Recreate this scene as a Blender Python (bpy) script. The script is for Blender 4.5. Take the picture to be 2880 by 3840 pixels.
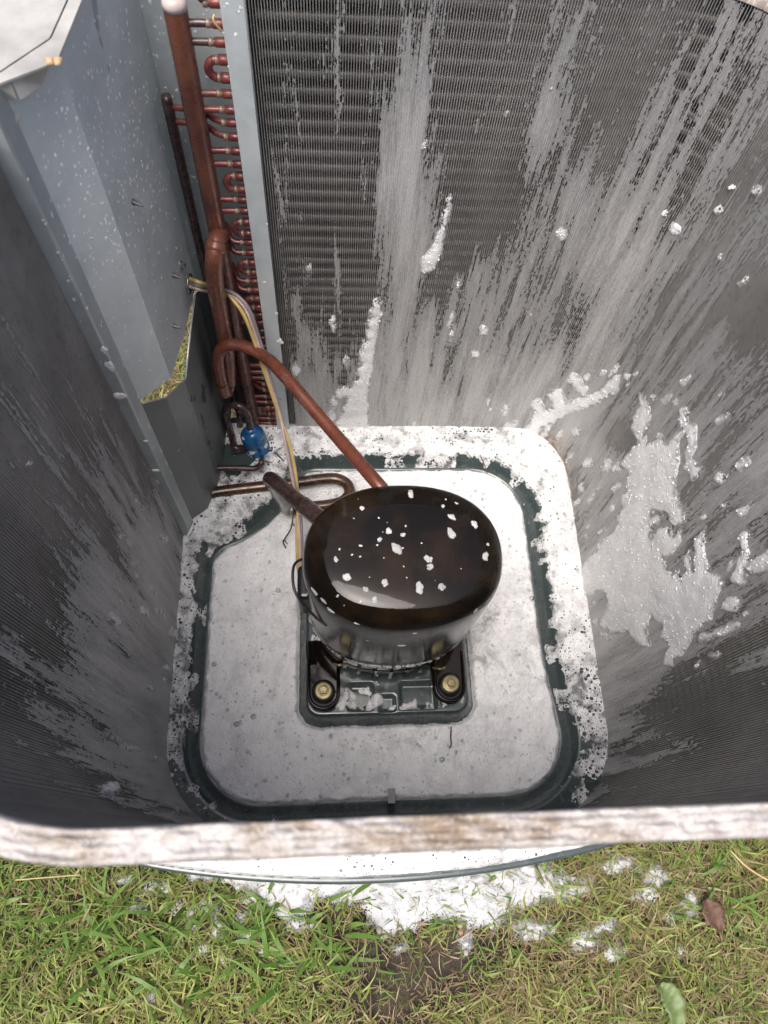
import bpy, math, random
import numpy as np
from mathutils import Vector, Matrix, noise
from mathutils.bvhtree import BVHTree
random.seed(7); RNG = np.random.default_rng(7)
for o in list(bpy.data.objects): bpy.data.objects.remove(o)
scene = bpy.context.scene
C = scene.collection

# ------------------------------------------------------------------ camera
FPX = 2665.0
_z = np.array([190., 1230., 2665.]); _z /= np.linalg.norm(_z)
_y = np.array([-240., 5820., -2665.]); _y -= _z * (_y @ _z); _y /= np.linalg.norm(_y)
_x = np.cross(_y, _z)
R = np.array([_x, _y, _z])                       # world = R @ camera
CAM = np.array([0., 0., 1.])
cam_d = bpy.data.cameras.new('camera'); cam = bpy.data.objects.new('camera', cam_d); C.objects.link(cam)
cam.matrix_world = Matrix.Translation(CAM) @ Matrix([list(r) for r in R]).to_4x4()
cam_d.sensor_fit = 'VERTICAL'; cam_d.sensor_height = 34.6; cam_d.sensor_width = 25.95
cam_d.lens = 34.6 * FPX / 3840
cam_d.clip_start = 0.02; cam_d.clip_end = 400
cam_d.dof.use_dof = True; cam_d.dof.focus_distance = 0.84; cam_d.dof.aperture_fstop = 9.0
scene.camera = cam
scene.render.resolution_x = 768; scene.render.resolution_y = 1024

# ------------------------------------------------------------------ sky and sun (overcast, brighter towards the front left)
SUN_EL, SUN_AZ = math.radians(68), math.radians(217)     # azimuth clockwise from +Y
w = bpy.data.worlds.new('World'); scene.world = w; w.use_nodes = True
nt = w.node_tree; bg = nt.nodes['Background']
sky = nt.nodes.new('ShaderNodeTexSky'); sky.sky_type = 'NISHITA'; sky.sun_disc = False
sky.sun_elevation = SUN_EL; sky.sun_rotation = SUN_AZ
sky.air_density = 0.6; sky.dust_density = 7.0; sky.ozone_density = 1.0
nt.links.new(sky.outputs[0], bg.inputs[0]); bg.inputs[1].default_value = 0.135
sun_d = bpy.data.lights.new('sun', 'SUN'); sun_d.energy = 1.5; sun_d.angle = math.radians(42); sun_d.color = (1, .98, .955)
sun = bpy.data.objects.new('sun', sun_d); C.objects.link(sun)
sdir = Vector((math.sin(SUN_AZ) * math.cos(SUN_EL), math.cos(SUN_AZ) * math.cos(SUN_EL), math.sin(SUN_EL)))
sun.rotation_euler = sdir.to_track_quat('Z', 'Y').to_euler()
sun.location = (0, 0, 5)
vs = scene.view_settings; vs.view_transform = 'Standard'; vs.look = 'None'; vs.gamma = 1; vs.use_curve_mapping = False
vs.exposure = 0.73
scene.cycles.max_bounces = 6; scene.cycles.diffuse_bounces = 3; scene.cycles.glossy_bounces = 3; scene.cycles.transmission_bounces = 2; scene.cycles.transparent_max_bounces = 16

# ------------------------------------------------------------------ pixel helpers (photograph pixels, 2880 x 3840)
def ray(u, v): return R @ np.array([u - 1440, 1920 - v, -FPX])
def F(u, v, h=0.0):
    d = ray(u, v); return CAM + d * ((h - CAM[2]) / d[2])
def PY(u, v, y):
    d = ray(u, v); return CAM + d * (y / d[1])
def PX(u, v, x):
    d = ray(u, v); return CAM + d * (x / d[0])
def proj(P):
    c = (np.asarray(P) - CAM) @ R
    return 1440 + FPX * c[..., 0] / -c[..., 2], 1920 - FPX * c[..., 1] / -c[..., 2], -c[..., 2]

# ------------------------------------------------------------------ scene helpers
def tag(o, label=None, cat=None, group=None, kind=None):
    if label: o['label'] = label
    if cat: o['category'] = cat
    if group: o['group'] = group
    if kind: o['kind'] = kind
    return o
def thing(name, loc, label, cat, group=None):
    e = bpy.data.objects.new(name, None); C.objects.link(e); e.location = loc; e.empty_display_size = .05
    return tag(e, label, cat, group)
def obj(name, vf, mat, parent=None, smooth=True, attrs=None, uv=None):
    v, f = vf
    me = bpy.data.meshes.new(name)
    me.from_pydata([tuple(map(float, p)) for p in v], [], [tuple(map(int, q)) for q in f]); me.update()
    if smooth: me.polygons.foreach_set('use_smooth', [True] * len(me.polygons))
    if attrs:
        for k, a in attrs.items():
            a = np.asarray(a, dtype=np.float32)
            if a.ndim == 2:
                at = me.attributes.new(k, 'FLOAT_COLOR', 'POINT'); at.data.foreach_set('color', a.ravel())
            else:
                at = me.attributes.new(k, 'FLOAT', 'POINT'); at.data.foreach_set('value', a)
    if uv is not None:
        l = me.uv_layers.new(name='UVMap'); idx = np.zeros(len(me.loops), dtype=np.int32)
        me.loops.foreach_get('vertex_index', idx); l.data.foreach_set('uv', np.asarray(uv, dtype=np.float32)[idx].ravel())
    o = bpy.data.objects.new(name, me); C.objects.link(o)
    if mat: me.materials.append(mat)
    if parent is not None: setpar(o, parent)
    return o
def setpar(o, p):
    o.parent = p
    loc = Vector((0, 0, 0)); q = p
    while q is not None: loc += q.location; q = q.parent if False else None
    o.matrix_parent_inverse = Matrix.Translation(-loc)
def merge(*vfs):
    V, Fs = [], []
    for v, f in vfs:
        n = len(V); V += [tuple(p) for p in v]; Fs += [tuple(i + n for i in q) for q in f]
    return V, Fs
def smoothpts(pts, n=8):
    P = [np.asarray(p, float) for p in pts]; P = [2 * P[0] - P[1]] + P + [2 * P[-1] - P[-2]]; out = []
    for i in range(1, len(P) - 2):
        for k in range(n):
            t = k / n; a, b, c, d = P[i - 1], P[i], P[i + 1], P[i + 2]
            out.append(.5 * ((2 * b) + (c - a) * t + (2 * a - 5 * b + 4 * c - d) * t * t + (3 * b - a - 3 * c + d) * t ** 3))
    out.append(P[-2]); return out
def tube(pts, r, seg=12, sm=8, cap=True):
    rr = r if hasattr(r, '__len__') else None
    if sm:
        if rr is not None: rr = np.interp(np.linspace(0, len(pts) - 1, (len(pts) - 1) * sm + 1), range(len(pts)), rr)
        pts = smoothpts(pts, sm)
    P = [np.asarray(p, float) for p in pts]; n = len(P)
    if rr is None: rr = [r] * n
    V, Fs = [], []; up = None
    for i in range(n):
        t = P[min(i + 1, n - 1)] - P[max(i - 1, 0)]; t /= np.linalg.norm(t) + 1e-12
        if up is None:
            a = np.array([0, 0, 1.]) if abs(t[2]) < .8 else np.array([1., 0, 0]); up = np.cross(t, a)
        up = up - t * (up @ t); up /= np.linalg.norm(up) + 1e-12; b = np.cross(t, up)
        for k in range(seg):
            an = 2 * math.pi * k / seg; V.append(P[i] + rr[i] * (math.cos(an) * up + math.sin(an) * b))
    for i in range(n - 1):
        for k in range(seg):
            a = i * seg + k; b2 = i * seg + (k + 1) % seg; Fs.append((a, b2, b2 + seg, a + seg))
    if cap:
        for end, t in ((0, -1), (n - 1, 1)):
            c = len(V); d = P[end] - P[end - 1 if end else 1]; d /= np.linalg.norm(d) + 1e-12
            V.append(P[end] + d * rr[end] * .35)
            for k in range(seg):
                a = end * seg + k; b2 = end * seg + (k + 1) % seg
                Fs.append((b2, a, c) if end == 0 else (a, b2, c))
    return V, Fs
def box(x0, x1, y0, y1, z0, z1):
    V = [(x, y, z) for z in (z0, z1) for y in (y0, y1) for x in (x0, x1)]
    return V, [(0, 2, 3, 1), (4, 5, 7, 6), (0, 1, 5, 4), (1, 3, 7, 5), (3, 2, 6, 7), (2, 0, 4, 6)]
def lathe(prof, c, axis=(0, 0, 1), seg=32, sx=1, sy=1, power=2.0):
    """prof: list of (radius, height) along axis"""
    q = Vector(axis).to_track_quat('Z', 'Y'); V, Fs = [], []
    for r, h in prof:
        for k in range(seg):
            a = 2 * math.pi * k / seg; ca, sa = math.cos(a), math.sin(a)
            m = (abs(ca) ** power + abs(sa) ** power) ** (-1 / power)
            p = q @ Vector((r * sx * ca * m, r * sy * sa * m, h)); V.append((p.x + c[0], p.y + c[1], p.z + c[2]))
    for i in range(len(prof) - 1):
        for k in range(seg):
            a = i * seg + k; b = i * seg + (k + 1) % seg; Fs.append((a, b, b + seg, a + seg))
    Fs.append(tuple(range(seg))[::-1]); Fs.append(tuple((len(prof) - 1) * seg + k for k in range(seg)))
    return V, Fs
def hexhead(c, r, h, axis=(0, 0, 1)):
    return lathe([(r, 0), (r, h * .8), (r * .85, h)], c, axis, seg=6)
def modsolid(o, t, off=0):
    m = o.modifiers.new('solid', 'SOLIDIFY'); m.thickness = t; m.offset = off
def modbevel(o, wd, s=2):
    m = o.modifiers.new('bevel', 'BEVEL'); m.width = wd; m.segments = s; m.limit_method = 'ANGLE'
def fbm(x, y, z=0., oct=3):
    return noise.fractal(Vector((x, y, z)), 1.0, 2.0, oct)
def fbmgrid(X, Y, z, sc, oct=3):
    return np.array([noise.fractal(Vector((a * sc, b * sc, z)), 1.0, 2.0, oct) for a, b in zip(X.ravel(), Y.ravel())]).reshape(X.shape)
def sstep(a, b, x):
    t = np.clip((np.asarray(x, float) - a) / (b - a), 0, 1); return t * t * (3 - 2 * t)

def fleck(p, n, r, sy=1., ang=0., hgt=.45, seed=0):
    q = n.to_track_quat('Z', 'Y'); V, Fs = [], []; rings, seg = 6, 16
    for i in range(rings + 1):
        th = (i / rings) * math.pi / 2
        for k in range(seg):
            a = 2 * math.pi * k / seg; w_ = 1 + .5 * noise.fractal(Vector((math.cos(a) * 1.2 + seed * 3.1, math.sin(a) * 1.2, seed * 1.7)), 1., 2., 2)
            x, y = r * w_ * math.cos(th) * math.cos(a), r * sy * w_ * math.cos(th) * math.sin(a)
            x, y = x * math.cos(ang) - y * math.sin(ang), x * math.sin(ang) + y * math.cos(ang)
            V.append(tuple(p + q @ Vector((x, y, r * hgt * math.sin(th) - .0004))))
    for i in range(rings):
        for k in range(seg): a = i * seg + k; b = i * seg + (k + 1) % seg; Fs.append((a, b, b + seg, a + seg))
    return V, Fs

# ------------------------------------------------------------------ materials
class M_:
    def __init__(s, name):
        s.m = bpy.data.materials.new(name); s.m.use_nodes = True; s.t = s.m.node_tree; s.t.nodes.clear()
        s.out = s.n('ShaderNodeOutputMaterial'); s.b = s.n('ShaderNodeBsdfPrincipled'); s.l(s.b.outputs[0], s.out.inputs[0])
    def n(s, typ, **kw):
        x = s.t.nodes.new(typ)
        for k, v in kw.items(): setattr(x, k, v)
        return x
    def l(s, a, b): s.t.links.new(a, b)
    def val(s, sock, v):
        if hasattr(v, 'is_output'): s.l(v, sock)
        elif isinstance(v, tuple) and len(v) == 3: sock.default_value = (*v, 1) if len(sock.default_value) == 4 else v
        else: sock.default_value = v
    def co(s, kind='Object', scale=None):
        c = s.n('ShaderNodeTexCoord').outputs[kind]
        if scale:
            mp = s.n('ShaderNodeMapping'); mp.inputs['Scale'].default_value = scale; s.l(c, mp.inputs[0]); return mp.outputs[0]
        return c
    def noise(s, co, sc, det=3, rough=.55, dist=0):
        x = s.n('ShaderNodeTexNoise'); s.l(co, x.inputs['Vector']); x.inputs['Scale'].default_value = sc
        x.inputs['Detail'].default_value = det; x.inputs['Roughness'].default_value = rough; x.inputs['Distortion'].default_value = dist
        return x.outputs[0]
    def vor(s, co, sc, feature='F1', out='Distance', rnd=1.0):
        x = s.n('ShaderNodeTexVoronoi', feature=feature); s.l(co, x.inputs['Vector']); x.inputs['Scale'].default_value = sc
        x.inputs['Randomness'].default_value = rnd
        return x.outputs[out]
    def math(s, op, a, b=0., c=None, clamp=False):
        x = s.n('ShaderNodeMath', operation=op, use_clamp=clamp); s.val(x.inputs[0], a); s.val(x.inputs[1], b)
        if c is not None: s.val(x.inputs[2], c)
        return x.outputs[0]
    def rng(s, v, a, b, c=0., d=1., smooth=True):
        x = s.n('ShaderNodeMapRange', interpolation_type='SMOOTHSTEP' if smooth else 'LINEAR')
        for i, q in enumerate((v, a, b, c, d)): s.val(x.inputs[i], q)
        return x.outputs[0]
    def mix(s, f, a, b):
        x = s.n('ShaderNodeMix', data_type='RGBA'); s.val(x.inputs[0], f); s.val(x.inputs[6], a); s.val(x.inputs[7], b); return x.outputs[2]
    def attr(s, name, out='Fac'):
        return s.n('ShaderNodeAttribute', attribute_name=name).outputs[out]
    def bump(s, h, dist, st=1.0, nrm=None):
        x = s.n('ShaderNodeBump'); s.l(h, x.inputs['Height']); x.inputs['Distance'].default_value = dist; x.inputs['Strength'].default_value = st
        if nrm: s.l(nrm, x.inputs['Normal'])
        s.l(x.outputs[0], s.b.inputs['Normal']); return x.outputs[0]
    def set(s, **kw):
        names = dict(col='Base Color', rough='Roughness', metal='Metallic', spec='Specular IOR Level', coat='Coat Weight', coatr='Coat Roughness', sss='Subsurface Weight', trans='Transmission Weight', ior='IOR', alpha='Alpha')
        for k, v in kw.items(): s.val(s.b.inputs[names[k]], v)
        return s

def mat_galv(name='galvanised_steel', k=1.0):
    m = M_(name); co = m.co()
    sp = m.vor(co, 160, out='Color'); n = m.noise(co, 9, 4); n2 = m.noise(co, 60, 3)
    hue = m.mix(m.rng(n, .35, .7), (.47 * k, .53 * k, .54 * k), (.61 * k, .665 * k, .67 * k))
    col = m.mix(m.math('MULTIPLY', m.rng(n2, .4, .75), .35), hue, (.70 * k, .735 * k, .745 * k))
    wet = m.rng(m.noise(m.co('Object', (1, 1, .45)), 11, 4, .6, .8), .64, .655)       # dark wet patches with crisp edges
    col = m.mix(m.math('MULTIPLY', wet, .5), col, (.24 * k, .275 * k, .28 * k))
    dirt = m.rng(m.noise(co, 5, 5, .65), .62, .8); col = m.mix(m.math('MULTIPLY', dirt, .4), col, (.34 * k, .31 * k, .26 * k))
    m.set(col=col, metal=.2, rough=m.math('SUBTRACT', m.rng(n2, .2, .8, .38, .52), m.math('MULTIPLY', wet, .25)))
    drops = m.rng(m.vor(m.co('Object', (1, 1, .5)), 240), .16, .08)
    m.bump(m.math('ADD', m.math('MULTIPLY', drops, .7), m.math('MULTIPLY', n2, .15)), .0006, .5); return m.m
def mat_copper(name, a, b, c, rough=.34, grime=.5):
    m = M_(name); co = m.co(); n = m.noise(co, 20, 5, .65, .6); n2 = m.noise(co, 110, 4, .65)
    col = m.mix(m.rng(n, .40, .62), a, b); col = m.mix(m.math('MULTIPLY', m.rng(m.noise(co, 42, 4, .7, .8), .58, .72), .55), col, (.17, .115, .10)); col = m.mix(m.math('MULTIPLY', m.rng(n2, .5, .72), grime), col, c)
    m.set(col=col, rough=m.rng(n2, .3, .7, rough * .6, rough * 1.5), metal=.2, coat=.25, coatr=.15); m.bump(n2, .0003, .15); return m.m
def mat_black():
    m = M_('black_wet_paint'); co = m.co(); n = m.noise(co, 14, 5, .6, .4); n2 = m.noise(co, 420, 2)
    col = m.mix(m.rng(n, .42, .68), (.006, .0046, .0034), (.020, .012, .0062))
    speck = m.rng(m.vor(co, 330), .1, .05); sel = m.rng(m.noise(co, 22, 2), .5, .6)
    nz = m.n('ShaderNodeSeparateXYZ'); m.l(m.n('ShaderNodeNewGeometry').outputs['Normal'], nz.inputs[0])
    m.set(col=col, rough=m.math('ADD', m.rng(m.noise(co, 90, 3), .35, .7, .02, .09), m.rng(nz.outputs[2], .45, .1, 0., .12)), spec=.33)
    m.bump(m.math('ADD', m.math('MULTIPLY', n, .6), m.math('MULTIPLY', m.math('MULTIPLY', speck, sel), .35)), .0012, .35); return m.m
def mat_pan():
    m = M_('dark_green_enamel'); co = m.co(); n = m.noise(co, 18, 4, .6); n2 = m.noise(co, 130, 3)
    col = m.mix(m.rng(n, .35, .7), (.040, .058, .058), (.058, .078, .078))
    col = m.mix(m.math('MULTIPLY', m.rng(m.noise(co, 34, 5, .7), .58, .75), .6), col, (.03, .024, .018))
    m.set(col=col, rough=m.rng(n2, .3, .7, .1, .3), spec=.55, coat=.5, coatr=.06); m.bump(n, .002, .3); return m.m
def mat_foam(name='soap_foam', white=(.89, .893, .90), big=230):
    m = M_(name); co = m.co(); thin = m.attr('thin'); dirt = m.attr('dirt')
    d1 = m.vor(co, big); r1 = m.vor(co, big, out='Color')
    sep = m.n('ShaderNodeSeparateColor'); m.l(r1, sep.inputs[0])
    clus = m.rng(m.noise(co, 26, 3), .42, .68)
    rad = m.math('ADD', m.math('MULTIPLY', m.math('POWER', sep.outputs[0], 4.), .2), m.math('MULTIPLY', thin, m.math('MULTIPLY', sep.outputs[1], .46)))
    rad = m.math('MULTIPLY', rad, m.math('ADD', m.math('MULTIPLY', clus, .75), m.math('ADD', .25, m.math('MULTIPLY', thin, .45))))
    h1 = m.rng(m.math('SUBTRACT', d1, rad), .035, -.035)
    d2 = m.vor(co, big * 3.3); r2 = m.vor(co, big * 3.3, out='Color'); sep2 = m.n('ShaderNodeSeparateColor'); m.l(r2, sep2.inputs[0])
    rad2 = m.math('MULTIPLY', m.math('ADD', .03, m.math('MULTIPLY', thin, .6)), m.math('MULTIPLY', sep2.outputs[0], .75))
    h2 = m.rng(m.math('SUBTRACT', d2, rad2), .07, -.07)
    hole = m.math('MAXIMUM', h1, m.math('MULTIPLY', h2, .7))
    veil = m.rng(m.noise(co, 10, 6, .6, 2.2), .40, .66); fil = m.rng(m.math('ABSOLUTE', m.math('SUBTRACT', m.noise(co, 17, 4, .55, 2.), .5)), .05, .0)
    col = m.mix(m.math('MULTIPLY', veil, .5), white, (.56, .565, .58)); col = m.mix(m.math('MULTIPLY', fil, .45), col, white)
    st = m.math('MULTIPLY', dirt, m.rng(m.noise(co, 48, 5, .7, .6), .45, .64)); col = m.mix(m.math('MULTIPLY', st, .7), col, (.19, .165, .145))
    col = m.mix(m.math('MULTIPLY', hole, m.math('ADD', .3, m.math('MULTIPLY', thin, .4))), col, (.1, .11, .11))
    m.set(col=col, rough=.3, spec=.5, sss=.0)
    dome = m.math('SQRT', m.math('MAXIMUM', m.math('SUBTRACT', .25, m.math('POWER', d1, 2.)), 0.))
    m.bump(m.math('ADD', m.math('MULTIPLY', dome, .9), m.math('MULTIPLY', d2, -.35)), .0022, .6)
    tr = m.n('ShaderNodeBsdfTransparent'); mx = m.n('ShaderNodeMixShader')
    lace = m.math('MULTIPLY', m.rng(m.noise(co, 46, 4, .6, .5), .42, .66), m.rng(thin, .35, 1., 0., .85))
    m.l(m.math('MAXIMUM', lace, m.math('MULTIPLY', hole, m.math('MULTIPLY', thin, 1.5), clamp=True), clamp=True), mx.inputs[0]); m.l(m.b.outputs[0], mx.inputs[1]); m.l(tr.outputs[0], mx.inputs[2])
    m.l(mx.outputs[0], m.out.inputs[0]); return m.m
def mat_film():
    """water and suds bridging the gaps between fins: only where the water hangs, clear elsewhere"""
    m = M_('hanging_water_film'); uv = m.co('UV'); sx = m.n('ShaderNodeSeparateXYZ'); m.l(uv, sx.inputs[0])
    s, z = sx.outputs[0], sx.outputs[1]
    sq = m.math('MULTIPLY', m.math('FLOOR', m.math('DIVIDE', s, .0012)), .0012)
    def vec(a, b, c=None):
        x = m.n('ShaderNodeCombineXYZ'); m.l(a, x.inputs[0]); m.l(b, x.inputs[1]); return x.outputs[0]
    wob = m.math('MULTIPLY', m.math('SUBTRACT', m.noise(vec(m.math('MULTIPLY', s, 30), m.math('MULTIPLY', z, 14)), 1, 2), .5), .007)
    sw = m.math('ADD', s, wob)
    n0 = m.noise(vec(m.math('MULTIPLY', s, 11), m.math('MULTIPLY', z, 2.5)), 1, 2, .5)
    n1 = m.noise(vec(m.math('MULTIPLY', sw, 50), m.math('MULTIPLY', z, 4.6)), 1, 3, .6)
    n2 = m.noise(vec(m.math('MULTIPLY', sq, 300), m.math('MULTIPLY', z, 15)), 1, 4, .75)
    n3 = m.noise(vec(m.math('MULTIPLY', sq, 480), m.math('MULTIPLY', z, 120)), 1, 2, .75)
    t = m.math('ADD', m.math('ADD', m.math('MULTIPLY', n0, .22), m.math('MULTIPLY', n1, .52)), m.math('ADD', m.math('MULTIPLY', n2, .30), m.math('MULTIPLY', n3, .22)))
    t = m.math('ADD', t, m.attr('bias'))
    mask = m.rng(t, .62, .642)
    thick = m.rng(t, .62, .9)
    fine = m.noise(vec(m.math('MULTIPLY', s, 900), m.math('MULTIPLY', z, 300)), 1, 2)
    col = m.mix(thick, (.37, .369, .365), (.56, .562, .56)); col = m.mix(m.math('MULTIPLY', m.rng(fine, .35, .7), .3), col, (.2, .195, .185))
    rust = m.attr('rust'); rm = m.math('MULTIPLY', rust, m.rng(m.noise(m.co(), 90, 4, .7), .35, .62)); col = m.mix(rm, col, (.23, .13, .05))
    mask = m.math('MAXIMUM', mask, m.math('MULTIPLY', rm, .8))
    m.set(col=col, rough=.32, spec=.45)
    rib = m.math('ABSOLUTE', m.math('SUBTRACT', m.math('FRACT', m.math('DIVIDE', s, .0024)), .5))
    col = m.mix(m.math('MULTIPLY', m.rng(rib, .30, .48), .3), col, (.15, .146, .14)); m.set(col=col)
    m.bump(m.math('ADD', m.math('MULTIPLY', rib, -.9), m.math('ADD', m.math('MULTIPLY', n3, .5), m.math('MULTIPLY', fine, .4))), .0009, .6)
    tr = m.n('ShaderNodeBsdfTransparent'); mx = m.n('ShaderNodeMixShader')
    m.l(m.math('MULTIPLY', mask, m.rng(t, .62, .78, .76, .97)), mx.inputs[0]); m.l(tr.outputs[0], mx.inputs[1]); m.l(m.b.outputs[0], mx.inputs[2]); m.l(mx.outputs[0], m.out.inputs[0])
    return m.m
def mat_plain(name, col, rough=.5, metal=0, var=.25, sc=40, coat=0, bumpd=0):
    m = M_(name); co = m.co(); n = m.noise(co, sc, 4, .6)
    dk = tuple(c * (1 - var) for c in col); m.set(col=m.mix(m.rng(n, .3, .7), dk, col), rough=rough, metal=metal, coat=coat, coatr=.08)
    if bumpd: m.bump(n, bumpd, .5)
    return m.m
def mat_fin():
    m = M_('aluminium_fins'); co = m.co(); n = m.noise(m.co('Object', (1, 1, .6)), 14, 4, .6); n2 = m.noise(co, 160, 3)
    col = m.mix(m.rng(n, .3, .7), (.37, .362, .345), (.54, .53, .51)); col = m.mix(m.math('MULTIPLY', m.rng(n2, .5, .7), .4), col, (.2, .18, .155))
    m.set(col=col, rough=.42, metal=.3); return m.m
def mat_rim():
    m = M_('dusty_fin_edges'); uv = m.co('UV', (1, 30, 1)); co = m.co()
    n = m.noise(m.co('UV', (1, 2.2, 1)), 9, 7, .75, .3); n2 = m.noise(m.co('UV', (1, 1.0, 1)), 150, 5, .75, .2); n3 = m.noise(m.co('UV', (1.6, 1.6, 1)), 260, 3, .6)
    col = m.mix(m.rng(n, .47, .60), (.52, .50, .48), (.26, .205, .145)); col = m.mix(m.math('MULTIPLY', m.rng(n2, .47, .66), .62), col, (.25, .2, .165)); col = m.mix(m.math('MULTIPLY', m.rng(n3, .54, .68), .5), col, (.70, .68, .66))
    m.set(col=col, rough=.45, metal=.1, spec=.6); m.bump(m.math('ADD', n2, m.math('MULTIPLY', n3, .6)), .003, .8); return m.m
def mat_ground():
    m = M_('lawn_soil'); co = m.co(); n = m.noise(co, 14, 6, .65); n2 = m.noise(co, 160, 5, .7); far = m.noise(co, 2.2, 5, .6)
    col = m.mix(m.rng(n, .35, .65), (.035, .028, .022), (.075, .058, .042)); col = m.mix(m.math('MULTIPLY', m.rng(n2, .5, .7), .5), col, (.12, .095, .065))
    ln = m.n('ShaderNodeVectorMath', operation='LENGTH'); m.l(co, ln.inputs[0])
    col = m.mix(m.rng(ln.outputs['Value'], 1.5, 2.2), col, m.mix(m.rng(far, .35, .65), (.055, .085, .022), (.11, .12, .04)))
    m.set(col=col, rough=.8, spec=.3); m.bump(m.math('ADD', n, m.math('MULTIPLY', n2, .5)), .012, .8); return m.m
def mat_blade():
    m = M_('grass_blade'); c = m.attr('col', 'Color'); n = m.noise(m.co(), 300, 2)
    m.set(col=m.mix(m.math('MULTIPLY', m.rng(n, .5, .8), .2), c, (.3, .3, .12)), rough=.42, spec=.4)
    tl = m.n('ShaderNodeBsdfTranslucent'); m.l(c, tl.inputs[0]); mx = m.n('ShaderNodeMixShader'); mx.inputs[0].default_value = .28
    m.l(m.b.outputs[0], mx.inputs[1]); m.l(tl.outputs[0], mx.inputs[2]); m.l(mx.outputs[0], m.out.inputs[0]); return m.m
def mat_bubble():
    m = M_('clear_bubble'); tr = m.n('ShaderNodeBsdfTransparent'); gl = m.n('ShaderNodeBsdfGlossy'); gl.inputs['Roughness'].default_value = .03
    gl.inputs['Color'].default_value = (.9, .93, .95, 1)
    fr = m.n('ShaderNodeLayerWeight'); fr.inputs['Blend'].default_value = .35; mx = m.n('ShaderNodeMixShader')
    m.l(m.math('ADD', m.math('MULTIPLY', fr.outputs['Fresnel'], .7), .04, clamp=True), mx.inputs[0]); tr.inputs[0].default_value = (.8, .815, .825, 1)
    m.l(tr.outputs[0], mx.inputs[1]); m.l(gl.outputs[0], mx.inputs[2]); m.l(mx.outputs[0], m.out.inputs[0]); return m.m

GALV = mat_galv(); SLATE = mat_galv('dark_slate_steel', .27); MIDG = mat_galv('dull_galvanised_steel', .72); FIN = mat_fin(); RIM = mat_rim(); FILM = mat_film(); PANM = mat_pan(); FOAM = mat_foam(); FINE = mat_foam('fine_suds', (.64, .65, .66), 620); WALLF = mat_foam('clinging_suds', (.93, .935, .94), 420); LAWNF = mat_foam('wet_spilled_suds', (.48, .49, .50), 330); BLACK = mat_black()
COPPER = mat_copper('weathered_copper', (.185, .068, .04), (.115, .04, .03), (.055, .032, .032))
COPRED = mat_copper('lacquered_red_copper', (.165, .036, .032), (.105, .024, .026), (.14, .09, .065), .4, .5)
COPBR = mat_copper('brown_copper', (.085, .043, .02), (.05, .028, .017), (.03, .02, .018), .25, .4)
COPOR = mat_copper('orange_copper', (.165, .05, .028), (.125, .038, .023), (.10, .032, .02), .3, .3)
COPDK = mat_copper('dark_brazed_copper', (.06, .034, .032), (.04, .025, .026), (.11, .085, .075), .3, .4)
BRAZE = mat_plain('silver_braze', (.27, .2, .15), .45, .3)
DARK = mat_plain('dark_coil_core', (.085, .08, .075), .8)
CORE = mat_plain('fin_collars', (.15, .143, .135), .5, .3)
BLUE = mat_plain('blue_enamel', (.012, .1, .27), .22, 0, .25, 60, .5)
BRASS = mat_plain('zinc_yellow_bolt', (.36, .31, .17), .42, .7, .4, 120)
RUBBER = mat_plain('black_rubber', (.012, .012, .013), .35, 0, .3, 80, .2)
STEEL = mat_plain('bright_screw_steel', (.55, .56, .57), .25, .9, .2, 200)
TIP = mat_plain('black_screw', (.05, .05, .055), .35, .7); THREAD = mat_plain('grey_screw_thread', (.2, .2, .21), .4, .6)
LABEL = mat_plain('white_label', (.72, .74, .74), .4, 0, .08)
WIREM = [mat_plain('yellow_insulation', (.62, .46, .17), .4), mat_plain('pinkish_insulation', (.62, .46, .41), .4), mat_plain('grey_insulation', (.27, .235, .25), .4)]
BUB = mat_bubble(); SUDS = mat_plain('glossy_white_bubbles', (.80, .81, .82), .16, 0, .3, 300)

# ------------------------------------------------------------------ the coil's plan: U of four walls with rounded corners
X0, X1, Y0, Y1, ZT = -.215, .372, .0075, .600, .682
def coil_path():
    P = []; rf, rb = .12, .09
    def arc(cx, cy, r, a0, a1):
        n = 40
        for k in range(n + 1):
            a = math.radians(a0 + (a1 - a0) * k / n); P.append((cx + r * math.cos(a), cy + r * math.sin(a)))
    P.append((X0, .414)); arc(X0 + rf, Y0 + rf, rf, 180, 270); arc(X1 - rf, Y0 + rf, rf, 270, 360)
    arc(X1 - rb, Y1 - rb, rb, 0, 90); P.append((-.066, Y1))
    P = np.array(P); s = np.concatenate([[0], np.cumsum(np.linalg.norm(np.diff(P, axis=0), axis=1))]); return P, s
CP, CS = coil_path(); LEN = CS[-1]
def cpt(s, off=0.0):
    """point on the coil plan at arc length s, off metres inwards"""
    s = np.asarray(s, float); x = np.interp(s, CS, CP[:, 0]); y = np.interp(s, CS, CP[:, 1]); e = .004
    tx = np.interp(s + e, CS, CP[:, 0]) - np.interp(s - e, CS, CP[:, 0]); ty = np.interp(s + e, CS, CP[:, 1]) - np.interp(s - e, CS, CP[:, 1])
    l = np.hypot(tx, ty); return x - ty / l * off, y + tx / l * off
def sweep(svals, prof, closed=False):
    """prof: (offset inwards, z) list"""
    V = []; n = len(prof)
    for s in svals:
        for o, z in prof:
            x, y = cpt(s, o); V.append((float(x), float(y), z))
    Fs = []
    for i in range(len(svals) - 1):
        for k in range(n if closed else n - 1):
            a = i * n + k; b = i * n + (k + 1) % n; Fs.append((a, b, b + n, a + n))
    if closed: Fs += [tuple(range(n))[::-1], tuple((len(svals) - 1) * n + k for k in range(n))]
    return V, Fs
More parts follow.
